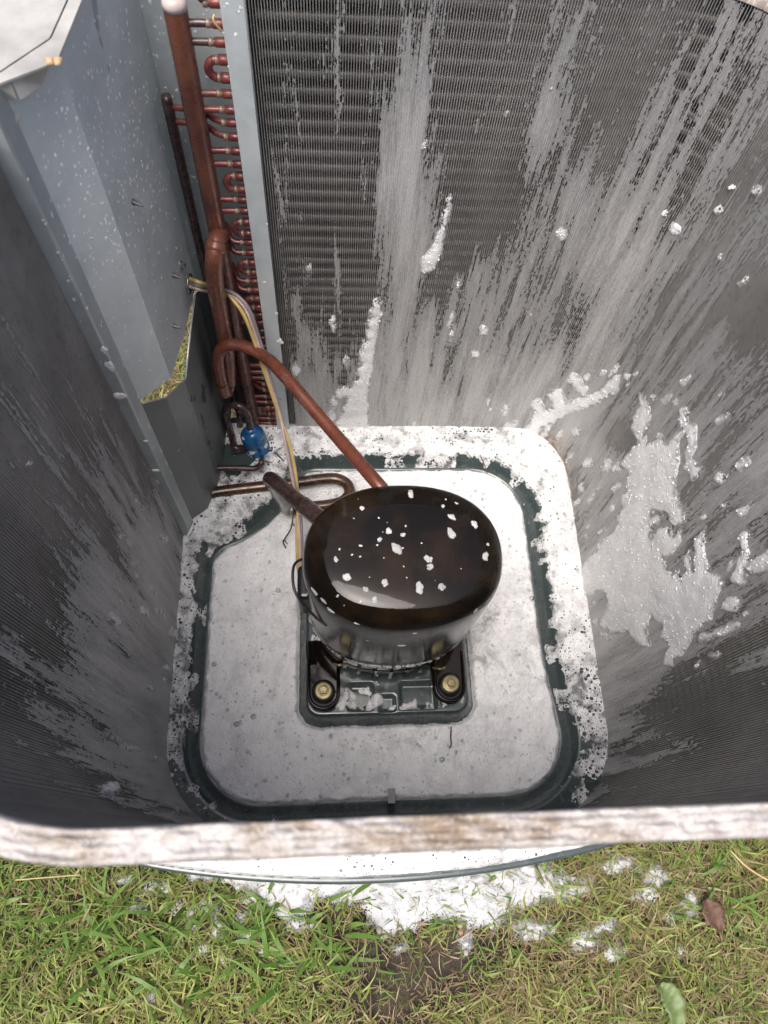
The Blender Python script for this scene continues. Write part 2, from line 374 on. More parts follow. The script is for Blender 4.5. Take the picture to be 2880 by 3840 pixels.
def build_coil():
    t = thing('condenser_coil', (.08, .3, .02), 'four-sided finned condenser coil standing around the black compressor', 'condenser coil')
    V, Fs = [], []; pitch = .0024; n = int(LEN / pitch)
    for i in range(n):
        s = (i + .5) * pitch; j = RNG.uniform(-.0002, .0002); ax, ay = cpt(s, RNG.uniform(-.0005, 0)); bx, by = cpt(s + j, -.0130); d = np.array([ay - by, -(ax - bx)]); d = d / np.linalg.norm(d) * .00024
        b = len(V); m = 1
        for z in (.02, ZT):
            V += [(ax + d[0], ay + d[1], z), (ax - d[0], ay - d[1], z), (bx - d[0], by - d[1], z), (bx + d[0], by + d[1], z)]
        Fs += [(b, b + 1, b + 5, b + 4), (b + 1, b + 2, b + 6, b + 5), (b + 2, b + 3, b + 7, b + 6), (b + 3, b, b + 4, b + 7), (b + 4, b + 5, b + 6, b + 7)]
    o = obj('fin_pack', (V, Fs), FIN, t, smooth=False); tag(o, kind='stuff')
    sv = np.linspace(0.001, LEN - .001, 260)
    for k in range(42):
        z = .03 + k * .0157
        if z > ZT - .01: break
        ring = [(-.0072 + .0042 * math.cos(a), z + .0042 * math.sin(a)) for a in np.linspace(0, 2 * math.pi, 9)[:-1]]
        obj('coil_tube', sweep(sv[::2], ring, True), CORE, t)
    obj('core_backing', sweep(sv, [(-.0125, .02), (-.0125, ZT - .001)]), DARK, t)
    obj('outer_backing', sweep(sv, [(-.0134, .02), (-.0134, ZT - .001)]), DARK, t)
    # top edge: three rows of crimped fin tips
    svr = np.linspace(0, LEN, 1300); ac = np.linspace(0, 1, 19); Vr, UVr = [], []
    for s in svr:
        wv = .0009 * fbm(s * 14, 0, 0, 3)
        for a in ac:
            ed = min(a, 1 - a) / .1; z = (.0022 * min(1, ed) ** .5 if ed < 1 else .0022) + .0005 * math.sin(a * 25 + 1.3 * fbm(s * 9, a * 2, 3, 2)) + .0026 * fbm(s * 70, a * 3, 5, 5)
            if a in (0, 1): z = -.004
            x, y = cpt(s, .0006 - .0140 * a + wv * (1 - abs(2 * a - 1) * .3)); Vr.append((float(x), float(y), ZT + .0012 + z)); UVr.append((s, a * .0140))
    npf = len(ac); Fr = [(i * npf + k, i * npf + k + 1, (i + 1) * npf + k + 1, (i + 1) * npf + k) for i in range(len(svr) - 1) for k in range(npf - 1)]
    obj('crimped_top_edge', (Vr, Fr), RIM, t, uv=UVr)
    # galvanised end plate beside the pipes
    e = obj('end_plate', merge(box(-.0835, -.0645, .5935, .5955, .02, ZT + .02), box(-.0835, -.0815, .5955, .625, .02, ZT + .02)), GALV, t, smooth=False); modbevel(e, .0008)
    # --- pipework of the back wall: headers, stubs, return bends
    hx, hy, hr = -.1205, .604, .0098
    hd = obj('main_header', lathe([(hr * .6, 0), (hr, .004), (hr, .630), (hr * .96, .637), (hr * .8, .6405)], (hx, hy, .012), seg=20), COPPER, t)
    obj('header_cap', lathe([(hr * 1.02, 0), (hr * 1.02, .004), (hr * .9, .0075), (hr * .5, .009)], (hx, hy, .646), seg=20), mat_plain('pale_header_cap', (.55, .47, .44), .4), hd)
    obj('stub_above_cap', tube([(hx - .006, hy + .02, .70), (hx - .006, hy + .022, .63), (hx - .004, hy + .012, .6)], .0035, 8), COPRED, t)
    sxh, syh, sr = -.1475, .622, .0052
    obj('branch_header', lathe([(sr * .6, 0), (sr, .003), (sr, .515), (sr * .85, .519)], (sxh, syh, .04), seg=14), COPDK, t)
    vs_ = [(12, 'b'), (90, 's'), (160, 's'), (226, 'u'), (353, 's'), (413, 's'), (461, 't'), (514, 't'), (567, 's'), (616, 's'), (661, 'u'), (749, 's'), (791, 's'), (833, 'u'), (909, 'e'), (948, 'e'),
           (984, 'u'), (1054, 'e'), (1087, 'e'), (1119, 'u'), (1180, 's'), (1209, 's'), (1240, 'x'), (1267, 'x'), (1298, 's'), (1322, 's'), (1346, 'x'), (1370, 's'), (1394, 's'), (1416, 's'), (1440, 't'), (1462, 't'), (1486, 's'), (1507, 's'), (1529, 'u'), (1568, 's'), (1586, 's'), (1607, 's'), (1622, 's')]
    yb = .603
    for v, k in vs_:
        q = PY(835 + 175 * v / 1430, v, yb); z = q[2]; xs = -.0815
        if k == 'u':
            x2 = xs - .0125 if v < 900 else xs - .013; zl = z - .0157; rr = .0037; c = z - .00785
            pts = [(xs + .01, yb, z), (x2, yb, z)] + [(x2 - .00785 * math.sin(a), yb, c + .00785 * math.cos(a)) for a in np.linspace(.35, math.pi - .35, 6)] + [(x2, yb, zl), (xs + .01, yb, zl)]
            u = obj('return_bend', tube(pts, rr, 10, 4), COPRED, t)
            for zz in (z, zl):
                obj('bell_end', lathe([(rr + .0001, 0), (rr + .0009, .0005), (rr + .0009, .0085), (rr, .0095)], (xs - .0105, yb, zz), (1, 0, 0), 10), COPRED, u)
                obj('braze_ring', lathe([(rr + .0002, 0), (rr + .0005, .0008), (rr + .0002, .003)], (xs - .0135, yb, zz), (1, 0, 0), 10), BRAZE, u)
            continue
        if k == 'b': pts = [(xs + .01, yb, z), (xs - .012, yb, z), (xs - .02, yb, z + .008), (xs - .021, yb, z + .02)]
        elif k == 's': pts = [(xs + .01, yb, z), (xs - .018, yb, z), (hx + .004, hy, z - .001)]
        elif k == 't': pts = [(xs + .01, yb, z), (xs - .018, yb + .002, z), (hx + .004, yb + .014, z), (sxh + .002, syh, z)]
        elif k == 'e': pts = [(xs + .01, yb, z), (xs - .02, yb, z), (xs - .027, yb + .004, z + .003), (xs - .03, hy + .008, z + .014), (hx + .002, hy + .01, z + .022)]
        else: pts = [(xs + .01, yb, z), (xs - .006, yb, z), (xs - .008, yb, z)]
        st = obj('coil_stub', tube(pts, .0031, 10, 4), COPDK if v < 200 else COPRED, t)
        if k != 'x':
            obj('bell_end', lathe([(.0032, 0), (.004, .0006), (.004, .0105), (.0033, .0115)], (xs - .0115, yb, z), (1, 0, 0), 10), COPRED, st)
            obj('braze_ring', lathe([(.0032, 0), (.0037, .001), (.0032, .0045)], (xs - .0165, yb, z), (1, 0, 0), 10), BRAZE, st)
    return t
coil = build_coil()

# water film and suds hanging on the inside of the coil
def film():
    ns, nz = 380, 70; S = np.linspace(.002, LEN - .012, ns); Z = np.linspace(.021, ZT - .004, nz)
    SS, ZZ = np.meshgrid(S, Z, indexing='ij'); x, y = cpt(SS, .0006)
    V = np.stack([x, y, ZZ], -1).reshape(-1, 3)
    Fs = [(i * nz + j, (i + 1) * nz + j, (i + 1) * nz + j + 1, i * nz + j + 1) for i in range(ns - 1) for j in range(nz - 1)]
    u, v, d = proj(np.stack([x, y, ZZ], -1))
    zc = ZZ
    bias = .14 * (1 - sstep(.02, .45, zc)) - .027 - .02 * sstep(.30, .62, zc)
    # right wall: film almost to the top; left wall: only the low rear part
    right = sstep(.30, .37, x); bias = bias + right * (.045 + .035 * sstep(.3, .6, zc))
    left = 1 - sstep(-.21, -.12, x); bias = bias - left * .05 * sstep(.36, .55, zc) + left * .045 - left * .10 * sstep(.33, .40, y) * sstep(.1, .25, zc)
    front = 1 - sstep(.0, .09, y); bias = bias - front * .06
    back = sstep(.55, .6, y)
    bias -= back * .03 * np.exp(-((x + .0) / .07) ** 2) * sstep(.1, .3, zc)      # open fins near the end plate
    for (bu, bv, ru, rv, a) in ((1560, 520, 110, 420, .16), (1480, 900, 90, 350, .14), (2060, 560, 170, 330, .1), (2250, 900, 230, 260, .12), (1250, 700, 120, 560, -.03), (1820, 720, 150, 160, -.2), (2000, 620, 100, 120, -.06), (2820, 1180, 70, 120, -.3), (2330, 1640, 60, 60, -.2), (2130, 1900, 70, 190, -.22), (2650, 2640, 330, 120, -.15), (2500, 2950, 420, 130, -.10), (2620, 2800, 420, 160, -.07), (1350, 350, 330, 230, -.01), (2300, 330, 300, 200, .0), (700, 2050, 60, 260, -.12)):
        bias += a * np.exp(-((u - bu) / ru) ** 2 - ((v - bv) / rv) ** 2)
    rust = np.zeros_like(x)
    for k, (ru_, rv_, rr_) in enumerate(((2040, 1690, 60), (2085, 1780, 55), (2115, 1880, 45), (2130, 1980, 38), (2140, 2070, 30))):
        rust = np.maximum(rust, np.exp(-((u - ru_) ** 2 + (v - rv_) ** 2) / rr_ ** 2))
    o = obj('water_film', (V, Fs), FILM, None, True, dict(bias=bias.ravel(), rust=np.clip(rust * 1.8, 0, 1).ravel()), np.stack([SS, ZZ], -1).reshape(-1, 2))
    tag(o, 'grey film of soapy water hanging in streaks on the coil fins', 'water film', kind='stuff')
film()

# ------------------------------------------------------------------ base pan
def sd_rrect(x, y, x0, x1, y0, y1, r):
    cx, cy = (x0 + x1) / 2, (y0 + y1) / 2; qx = np.abs(x - cx) - (x1 - x0) / 2 + r; qy = np.abs(y - cy) - (y1 - y0) / 2 + r
    return np.hypot(np.maximum(qx, 0), np.maximum(qy, 0)) + np.minimum(np.maximum(qx, qy), 0) - r
def smax(a, b, k): h = np.clip(.5 + .5 * (a - b) / k, 0, 1); return b * (1 - h) + a * h + k * h * (1 - h)
def trough(x, y):
    xr = .302 + .012 * sstep(.25, .08, y); d = sd_rrect(x - (xr - .302) * sstep(0, .3, x), y, -.175, .302, .044, .532, .085)
    return smax(d, .166 - np.hypot(x + .212, y - .560), .03)
def plinth_sd(x, y): return sd_rrect(x, y, -.046, .195, .139, .398, .03)
PXY = [F(a, b, .026)[:2] for a, b in ((1305, 2565), (1402, 2660), (1497, 2560), (1640, 2655), (1422, 2610), (1482, 2668))]
def pan_z(x, y):
    d = trough(x, y); z = .021 * sstep(.0, .022, d) - .003 * sstep(.03, .05, d) * 0
    p = plinth_sd(x, y); pz = .027 * sstep(.001, -.013, p)
    for (a, b) in ((0, 1), (2, 3)):
        q = sd_rrect(x, y, min(PXY[a][0], PXY[b][0]), max(PXY[a][0], PXY[b][0]), min(PXY[a][1], PXY[b][1]), max(PXY[a][1], PXY[b][1]), .004); pz = pz - .007 * sstep(.002, -.004, q)
    q = sd_rrect(x, y, PXY[4][0], PXY[5][0], PXY[5][1], PXY[4][1], .003); pz = pz - .005 * sstep(.002, -.003, q)
    z = np.maximum(z, pz)
    # little L-shaped stiffening ridge by the corner post
    return z
def lip_y(x): return -.046 + .030 * ((x - .06) / .30) ** 2 + 0 * x
def pan_sd(x, y):
    d = sd_rrect(x, y, -.238, .395, -.10, .622, .11); return np.maximum(d, lip_y(x) - y)
NX, NY = 330, 345
gx = np.linspace(-.245, .402, NX); gy = np.linspace(-.062, .628, NY); GX, GY = np.meshgrid(gx, gy, indexing='ij'); PZ = pan_z(GX, GY)
inside = sd_rrect(GX, GY, X0, X1, Y0, Y1, .095)
PZ = PZ - .014 * sstep(.022, .03, inside)
def gridfaces(keep, ny):
    I, J = np.where(keep[:-1, :-1] & keep[1:, :-1] & keep[1:, 1:] & keep[:-1, 1:]); a = I * ny + J
    return np.stack([a, a + ny, a + ny + 1, a + 1], -1)
def compact(V, Fs, *arrs):
    used = np.unique(Fs); mp = -np.ones(len(V), int); mp[used] = np.arange(len(used)); return (V[used], mp[Fs], *[a[used] for a in arrs])
pan = thing('base_pan', (.08, .28, -.04), 'dark green enamelled base pan flooded with white foam', 'base pan')
V = np.stack([GX, GY, PZ], -1).reshape(-1, 3); Fs = gridfaces(pan_sd(GX, GY) < 0, NY); V, Fs = compact(V, Fs)
obj('pan_floor', (V, Fs), PANM, pan)
# rolled outer lip
th = np.linspace(0, 2 * math.pi, 240, endpoint=False); lip = []
for a in th:
    lo, hi = 0., 1.; dx, dy = math.cos(a), math.sin(a)
    for _ in range(24):
        m = (lo + hi) / 2
        if pan_sd(np.array(.08 + dx * m), np.array(.28 + dy * m)) < 0: lo = m
        else: hi = m
    lip.append((.08 + dx * lo, .28 + dy * lo))
prof = [(-.003, .006), (.002, .0075), (.005, .004), (.006, -.004), (.006, -.038)]
LV, LF = [], []
for i, (x, y) in enumerate(lip):
    n = np.array([x - .08, y - .28]); n /= np.linalg.norm(n)
    for o_, z in prof: LV.append((x + n[0] * o_, y + n[1] * o_, z))
for i in range(len(lip)):
    for k in range(len(prof) - 1):
        a = i * 5 + k; b = ((i + 1) % len(lip)) * 5 + k; LF.append((a, a + 1, b + 1, b))
obj('pan_lip', (LV, LF), PANM, pan)
rp = [F(905, 1855, .012), F(895, 1905, .012), F(875, 1945, .012), F(835, 1958, .012)]
obj('stiffening_ridge', tube([p for p in rp], .006, 8), PANM, pan)
obj('drain_clip', box(*sorted((F(1457, 3040, .016)[0], F(1483, 3040, .016)[0])), .040, .058, .002, .018), PANM, pan, smooth=False)

# ------------------------------------------------------------------ foam lying in the pan
def domes(P, N, rad):
    """small white bubble domes: P points, N normals, rad radii -> one mesh"""
    P = np.asarray(P, float); N = np.asarray(N, float); N /= np.linalg.norm(N, axis=1)[:, None]; n = len(P); rad = np.asarray(rad, float)
    a = np.where(np.abs(N[:, 2:3]) < .8, np.array([[0, 0, 1.]]), np.array([[1., 0, 0]])); T = np.cross(N, a); T /= np.linalg.norm(T, axis=1)[:, None]; B = np.cross(N, T)
    V = []; seg = 8; lat = (0., .55, 1.05)
    for th in lat:
        for k in range(seg):
            an = 2 * math.pi * k / seg; V.append(P + rad[:, None] * (math.cos(th) * (math.cos(an) * T + math.sin(an) * B) + (math.sin(th) * .8 - .2) * N))
    V.append(P + rad[:, None] * .62 * N); V = np.stack(V, 1); m = V.shape[1]
    q = [(i * seg + k, i * seg + (k + 1) % seg, (i + 1) * seg + (k + 1) % seg, (i + 1) * seg + k) for i in range(2) for k in range(seg)]; t = [(2 * seg + k, 2 * seg + (k + 1) % seg, 3 * seg) for k in range(seg)]
    Fs = [tuple(b * m + i for i in f) for b in range(n) for f in q + t]
    return V.reshape(-1, 3), Fs
def foam_pan():
    global FOAMZ
    nx, ny = 400, 420; ax = np.linspace(-.225, .383, nx); ay = np.linspace(-.052, .604, ny); X, Y = np.meshgrid(ax, ay, indexing='ij')
    z0 = pan_z(X, Y); ins = sd_rrect(X, Y, X0, X1, Y0, Y1, .095); z0 = z0 - .014 * sstep(.022, .03, ins)
    n1 = fbmgrid(X, Y, 0, 16, 4); n2 = fbmgrid(X, Y, 9, 60, 3); n3 = fbmgrid(X, Y, 4, 150, 2)
    tr = trough(X, Y); pl = plinth_sd(X, Y)
    t = np.full(X.shape, -.004)
    pool = np.minimum(-tr, pl + .001) * 1.0
    level = .0085 + .0026 * n1 + .0012 * n2 + .0005 * n3
    tpool = level * sstep(-.001, .006, pool + .0025 * n2) - .003 * sstep(.002, -.002, pool)
    # foam on the ledge, ragged towards the dark step
    ledge = sstep(.015, .022, tr + .007 * n2 + .003 * n3 + .006 * n1)
    u, v, _ = proj(np.stack([X, Y, z0], -1))
    dens = .75 + .9 * sstep(.05, .35, Y) - .55 * sstep(.10, .02, Y) - .15 * sstep(-.18, -.21, X)
    dens += .4 * sstep(.30, .36, X) * sstep(.0, .12, Y)
    for (du, dv, ru, rv, a) in ((880, 1715, 80, 60, 2.2), (860, 1800, 60, 40, .8)): dens -= a * np.exp(-((u - du) / ru) ** 2 - ((v - dv) / rv) ** 2)
    tled = ledge * (.004 * (dens + .55 * n1 + .35 * n2)) - .0022
    # patches where foam bridges over the dark step
    br = sstep(.05, .25, n1 + .4 * n2 - .08) * sstep(.03, .0, np.abs(tr - .009)) * sstep(.06, .2, Y)
    tled = np.maximum(tled, .0030 * br - .0012)
    # foam lying on the plinth top
    pt = sstep(-.012, -.02, pl) * sstep(.0, .45, n1 + .6 * n2) * .0035 - .002
    lipf = sstep(.004, -.004, Y) * (.009 + .004 * n1 + .002 * n2) - .002
    t = np.where(pool > -.004, tpool, np.where(pl < 0, pt, tled)); t = np.where(Y < .006, lipf, t)
    t = t - .012 * sstep(-.007, -.001, pan_sd(X, Y)) * (Y < .05)
    z = z0 + t; Z = np.where(pool > -.004, np.maximum(z, -.01), z)
    thin = np.where(pool > 0, .05 + .22 * sstep(.014, .0, pool) + .06 * n1 + .12 * sstep(.2, .08, Y), np.clip(1.25 - tled / .0080, .50, 1.2)); thin = np.where(pl < 0, np.clip(1.1 - pt / .0025, .45, 1.1), thin); thin = np.where(Y < .0, .3 + .15 * n1, thin)
    thin = np.where((pool < 0) & (pl > 0), thin + .25 * sstep(.3, .1, Y) + .15 * n1, thin)
    dirt = np.zeros(X.shape)
    for (du, dv, r, a) in ((1830, 2330, 120, 1.), (1800, 2480, 90, .9), (1960, 2420, 110, .6), (1940, 2560, 110, .5), (1700, 2300, 60, .8), (1180, 2560, 60, .4), (1500, 2850, 260, .4), (1780, 1900, 90, .5), (1130, 2330, 70, .35), (1850, 2750, 180, .3), (960, 1660, 60, .5), (1370, 1690, 50, .7), (1040, 1690, 40, .8)):
        dirt = np.maximum(dirt, a * np.exp(-((u - du) ** 2 + (v - dv) ** 2) / r ** 2))
    keep = (t > -.0035) & (pan_sd(X, Y) < -.001)
    k2 = keep.copy(); k2[1:] |= keep[:-1]; k2[:-1] |= keep[1:]; k2[:, 1:] |= keep[:, :-1]; k2[:, :-1] |= keep[:, 1:]
    V = np.stack([X, Y, Z], -1).reshape(-1, 3); Fs = gridfaces(k2 & (pan_sd(X, Y) < .001), ny)
    V, Fs, th_, di_ = compact(V, Fs, np.clip(thin, 0, 1).ravel(), np.clip(dirt, 0, 1).ravel())
    o = obj('soap_foam', (V, Fs), FOAM, None, True, dict(thin=th_, dirt=di_))
    tag(o, 'white soap foam lying in the flooded base pan', 'soap foam', kind='stuff')
    # bubble domes
    sel = RNG.choice(len(V), 9000); P = V[sel]; tt = trough(P[:, 0], P[:, 1]); cl = np.array([fbm(p[0] * 20, p[1] * 20, 6, 3) for p in P]); ok = (RNG.random(len(P)) < np.clip(.35 + 1.2 * cl, .05, 1)) & (P[:, 1] > -.03) & (plinth_sd(P[:, 0], P[:, 1]) > .001) & ((tt < -.002) | (tt > .02)); P = P[ok]
    dv = domes(P + np.array([0, 0, .0001]), np.tile([0., 0, 1.], (len(P), 1)), .0006 + .0016 * RNG.random(len(P)) ** 3)
    o = obj('foam_domes', dv, SUDS, None); tag(o, 'tiny white bubbles crowding the foam surface in the pan', 'bubbles', kind='stuff')
    # bubbles
    BV, BF = [], []
    import bmesh
    bm = bmesh.new(); bmesh.ops.create_icosphere(bm, subdivisions=2, radius=1); iv = np.array([v_.co[:] for v_ in bm.verts]); jf = [[q.index for q in f.verts] for f in bm.faces]; bm.free()
    pts = V[RNG.choice(len(V), 9000)]; c = 0
    for p in pts:
        tr_ = float(trough(np.array(p[0]), np.array(p[1]))); pl_ = float(plinth_sd(np.array(p[0]), np.array(p[1])))
        if pl_ < .004 and RNG.random() < .6: continue
        cl = fbm(p[0] * 22, p[1] * 22, 3, 2)
        if cl < .08 and RNG.random() < .75: continue
        r = .0007 + .0021 * RNG.random() ** 4
        if tr_ > 0: r *= 1.15
        if RNG.random() < .008: r = .004
        b = len(BV); BV += list(iv * r * np.array([1, 1, .8]) + np.array([p[0], p[1], p[2] + r * .1])); BF += [[b + i for i in q] for q in jf]; c += 1
        if c > 1500: break
    o = obj('foam_bubbles', (BV, BF), BUB, None); tag(o, 'clear soap bubbles standing on the foam in the pan', 'bubbles', kind='stuff')
foam_pan()

# ------------------------------------------------------------------ foam splashed on the coil walls
def poly_sd(u, v, P):
    P = np.asarray(P, float); d = np.full(u.shape, 1e9); ins = np.zeros(u.shape, bool)
    for i in range(len(P)):
        a, b = P[i], P[(i + 1) % len(P)]; e = b - a; l = e @ e
        t = np.clip(((u - a[0]) * e[0] + (v - a[1]) * e[1]) / l, 0, 1); d = np.minimum(d, np.hypot(u - a[0] - e[0] * t, v - a[1] - e[1] * t))
        c = ((a[1] > v) != (b[1] > v)) & (u < (b[0] - a[0]) * (v - a[1]) / (b[1] - a[1] + 1e-12) + a[0]); ins ^= c
    return np.where(ins, d, -d)
def c5(p): return [(1800 + x / 1.536, 1200 + y / 1.536) for x, y in p]
SPL = c5([(920, 420), (965, 440), (985, 560), (965, 640), (965, 715), (1010, 690), (1020, 645), (1045, 650), (1075, 710), (1120, 680), (1165, 620), (1130, 570), (1165, 485), (1195, 500), (1195, 580), (1250, 600), (1255, 730), (1215, 800), (1245, 815), (1285, 860), (1255, 910), (1205, 915), (1170, 850), (1190, 760), (1180, 660), (1145, 700), (1150, 800), (1135, 900), (1135, 1040), (1180, 1100), (1170, 1170), (1115, 1190), (1070, 1115), (1000, 1090), (985, 1180), (985, 1260), (1040, 1200), (1080, 1190), (1110, 1240), (1145, 1195), (1160, 1270), (1110, 1350), (1060, 1360), (1080, 1440), (1120, 1470), (1140, 1400), (1160, 1500), (1170, 1380), (1200, 1330), (1230, 1440), (1240, 1360), (1230, 1260), (1290, 1190), (1290, 1280), (1310, 1400), (1310, 1460), (1370, 1460), (1405, 1510), (1370, 1590), (1330, 1740), (1240, 1790), (1220, 1850), (1170, 1930), (1100, 2010), (1060, 1990), (1070, 1900), (1050, 1760), (990, 1700), (960, 1780), (990, 1880), (960, 1900), (890, 1860), (860, 1800), (740, 1810), (690, 1760), (740, 1660), (735, 1610), (700, 1560), (640, 1580), (580, 1620), (560, 1590), (560, 1450), (600, 1400), (690, 1290), (760, 1220), (820, 1090), (850, 900), (820, 830), (870, 740), (910, 690), (860, 620), (870, 560), (900, 520)])
CAPS = [(1606, 990, 32, 1640, 930, 20), (1640, 930, 18, 1665, 850, 10), (1665, 850, 10, 1690, 740, 6), (1415, 1146, 18, 1389, 1285, 22), (1389, 1285, 22, 1345, 1493, 36), (1345, 1493, 40, 1320, 1640, 70), (1276, 1476, 18, 1335, 1470, 18), (1400, 1250, 12, 1420, 1180, 14)]
for a in ((265, 690, 30, 330, 590, 45), (330, 590, 45, 480, 520, 40), (480, 520, 40, 650, 455, 38), (650, 455, 36, 770, 390, 32), (770, 390, 25, 795, 330, 18), (1520, 1240, 25, 1525, 1360, 22), (1525, 1360, 22, 1490, 1490, 42), (140, 620, 14, 210, 590, 16), (40, 655, 14, 130, 640, 16), (1290, 1830, 30, 1400, 1790, 26), (1400, 1790, 26, 1480, 1760, 16), (740, 1830, 20, 690, 1800, 14), (330, 480, 32, 345, 560, 40), (445, 440, 42, 480, 520, 40), (540, 340, 34, 590, 400, 34), (560, 370, 20, 500, 350, 10)):
    CAPS.append((1800 + a[0] / 1.536, 1200 + a[1] / 1.536, a[2] / 1.536, 1800 + a[3] / 1.536, 1200 + a[4] / 1.536, a[5] / 1.536))
ELL = [(2106, 882, 22, 28), (1588, 548, 14, 18), (1243, 1562, 22, 13), (1253, 1507, 24, 13), (1814, 1241, 18, 20), (1783, 1328, 16, 14), (1692, 1200, 10, 32), (1692, 1260, 9, 26), (1111, 1389, 20, 14), (1545, 1623, 44, 14), (1500, 1640, 30, 10), (1250, 1220, 8, 16), (1300, 1365, 8, 14), (1160, 1020, 5, 14), (1720, 1070, 8, 14), (2740, 700, 10, 9), (2835, 715, 22, 18), (2530, 860, 26, 18), (2490, 800, 12, 12), (2690, 790, 14, 10), (2778, 1050, 10, 18), (2700, 960, 9, 8), (2350, 1090, 7, 6), (2070, 330, 6, 8), (1900, 430, 8, 5), (1990, 1180, 8, 10)]
for a in ((700, 310, 30, 18), (760, 290, 20, 34), (620, 328, 22, 22), (50, 470, 28, 9), (150, 520, 32, 16), (55, 530, 20, 10), (895, 310, 10, 20), (835, 330, 18, 22), (845, 375, 7, 12), (1185, 345, 15, 38), (995, 445, 12, 20), (1082, 455, 13, 42), (1125, 470, 16, 38), (1050, 462, 7, 12), (1380, 575, 22, 44), (1375, 910, 30, 38), (1515, 830, 36, 50), (1530, 1090, 22, 66), (1280, 1130, 15, 24), (1440, 1420, 26, 46), (1625, 1390, 48, 95), (1435, 1640, 40, 56), (1525, 1690, 18, 22), (1395, 1070, 12, 14), (1005, 1160, 32, 48), (785, 965, 18, 38), (695, 1215, 16, 40), (760, 1080, 18, 22), (640, 1030, 15, 30), (620, 820, 34, 32), (725, 840, 32, 46), (790, 850, 28, 34), (560, 1045, 12, 22), (590, 960, 26, 14), (690, 975, 18, 16), (380, 640, 50, 18), (560, 640, 30, 22), (460, 660, 24, 12), (520, 790, 30, 14), (650, 1640, 10, 22), (600, 1750, 14, 40), (670, 1740, 18, 26), (625, 1190, 8, 10), (605, 1250, 14, 14), (1380, 420, 10, 16), (1485, 750, 8, 16), (160, 1760, 0, 0), (1340, 1930, 30, 24), (1250, 1990, 22, 18)):
    if a[2]: ELL.append((1800 + a[0] / 1.536, 1200 + a[1] / 1.536, a[2] / 1.536, a[3] / 1.536))
for a in ((985, 1720, 24, 54), (1280, 1700, 20, 40), (1110, 1465, 14, 26), (1075, 1420, 9, 24), (1040, 1895, 10, 22), (1060, 1985, 12, 28), (240, 1110, 10, 12), (930, 2010, 12, 16)): ELL.append((a[0] / 2.074, 1200 + a[1] / 2.074, a[2] / 2.074, a[3] / 2.074))
for a in ((890, 250, 34, 70), (1190, 30, 15, 42), (940, 115, 16, 22), (1125, 195, 24, 44), (1228, 185, 14, 36), (1258, 200, 12, 46), (1170, 790, 26, 46), (870, 1560, 48, 66), (1300, 630, 24, 30), (1055, 1260, 18, 44), (1000, 1250, 14, 50), (960, 1260, 12, 38), (915, 1180, 16, 60), (1200, 1340, 24, 26), (1375, 1730, 20, 14), (1360, 360, 40, 60), (1280, 720, 14, 20)): ELL.append((a[0] / 2.074, 2200 + a[1] / 2.074, a[2] / 2.074, a[3] / 2.074))
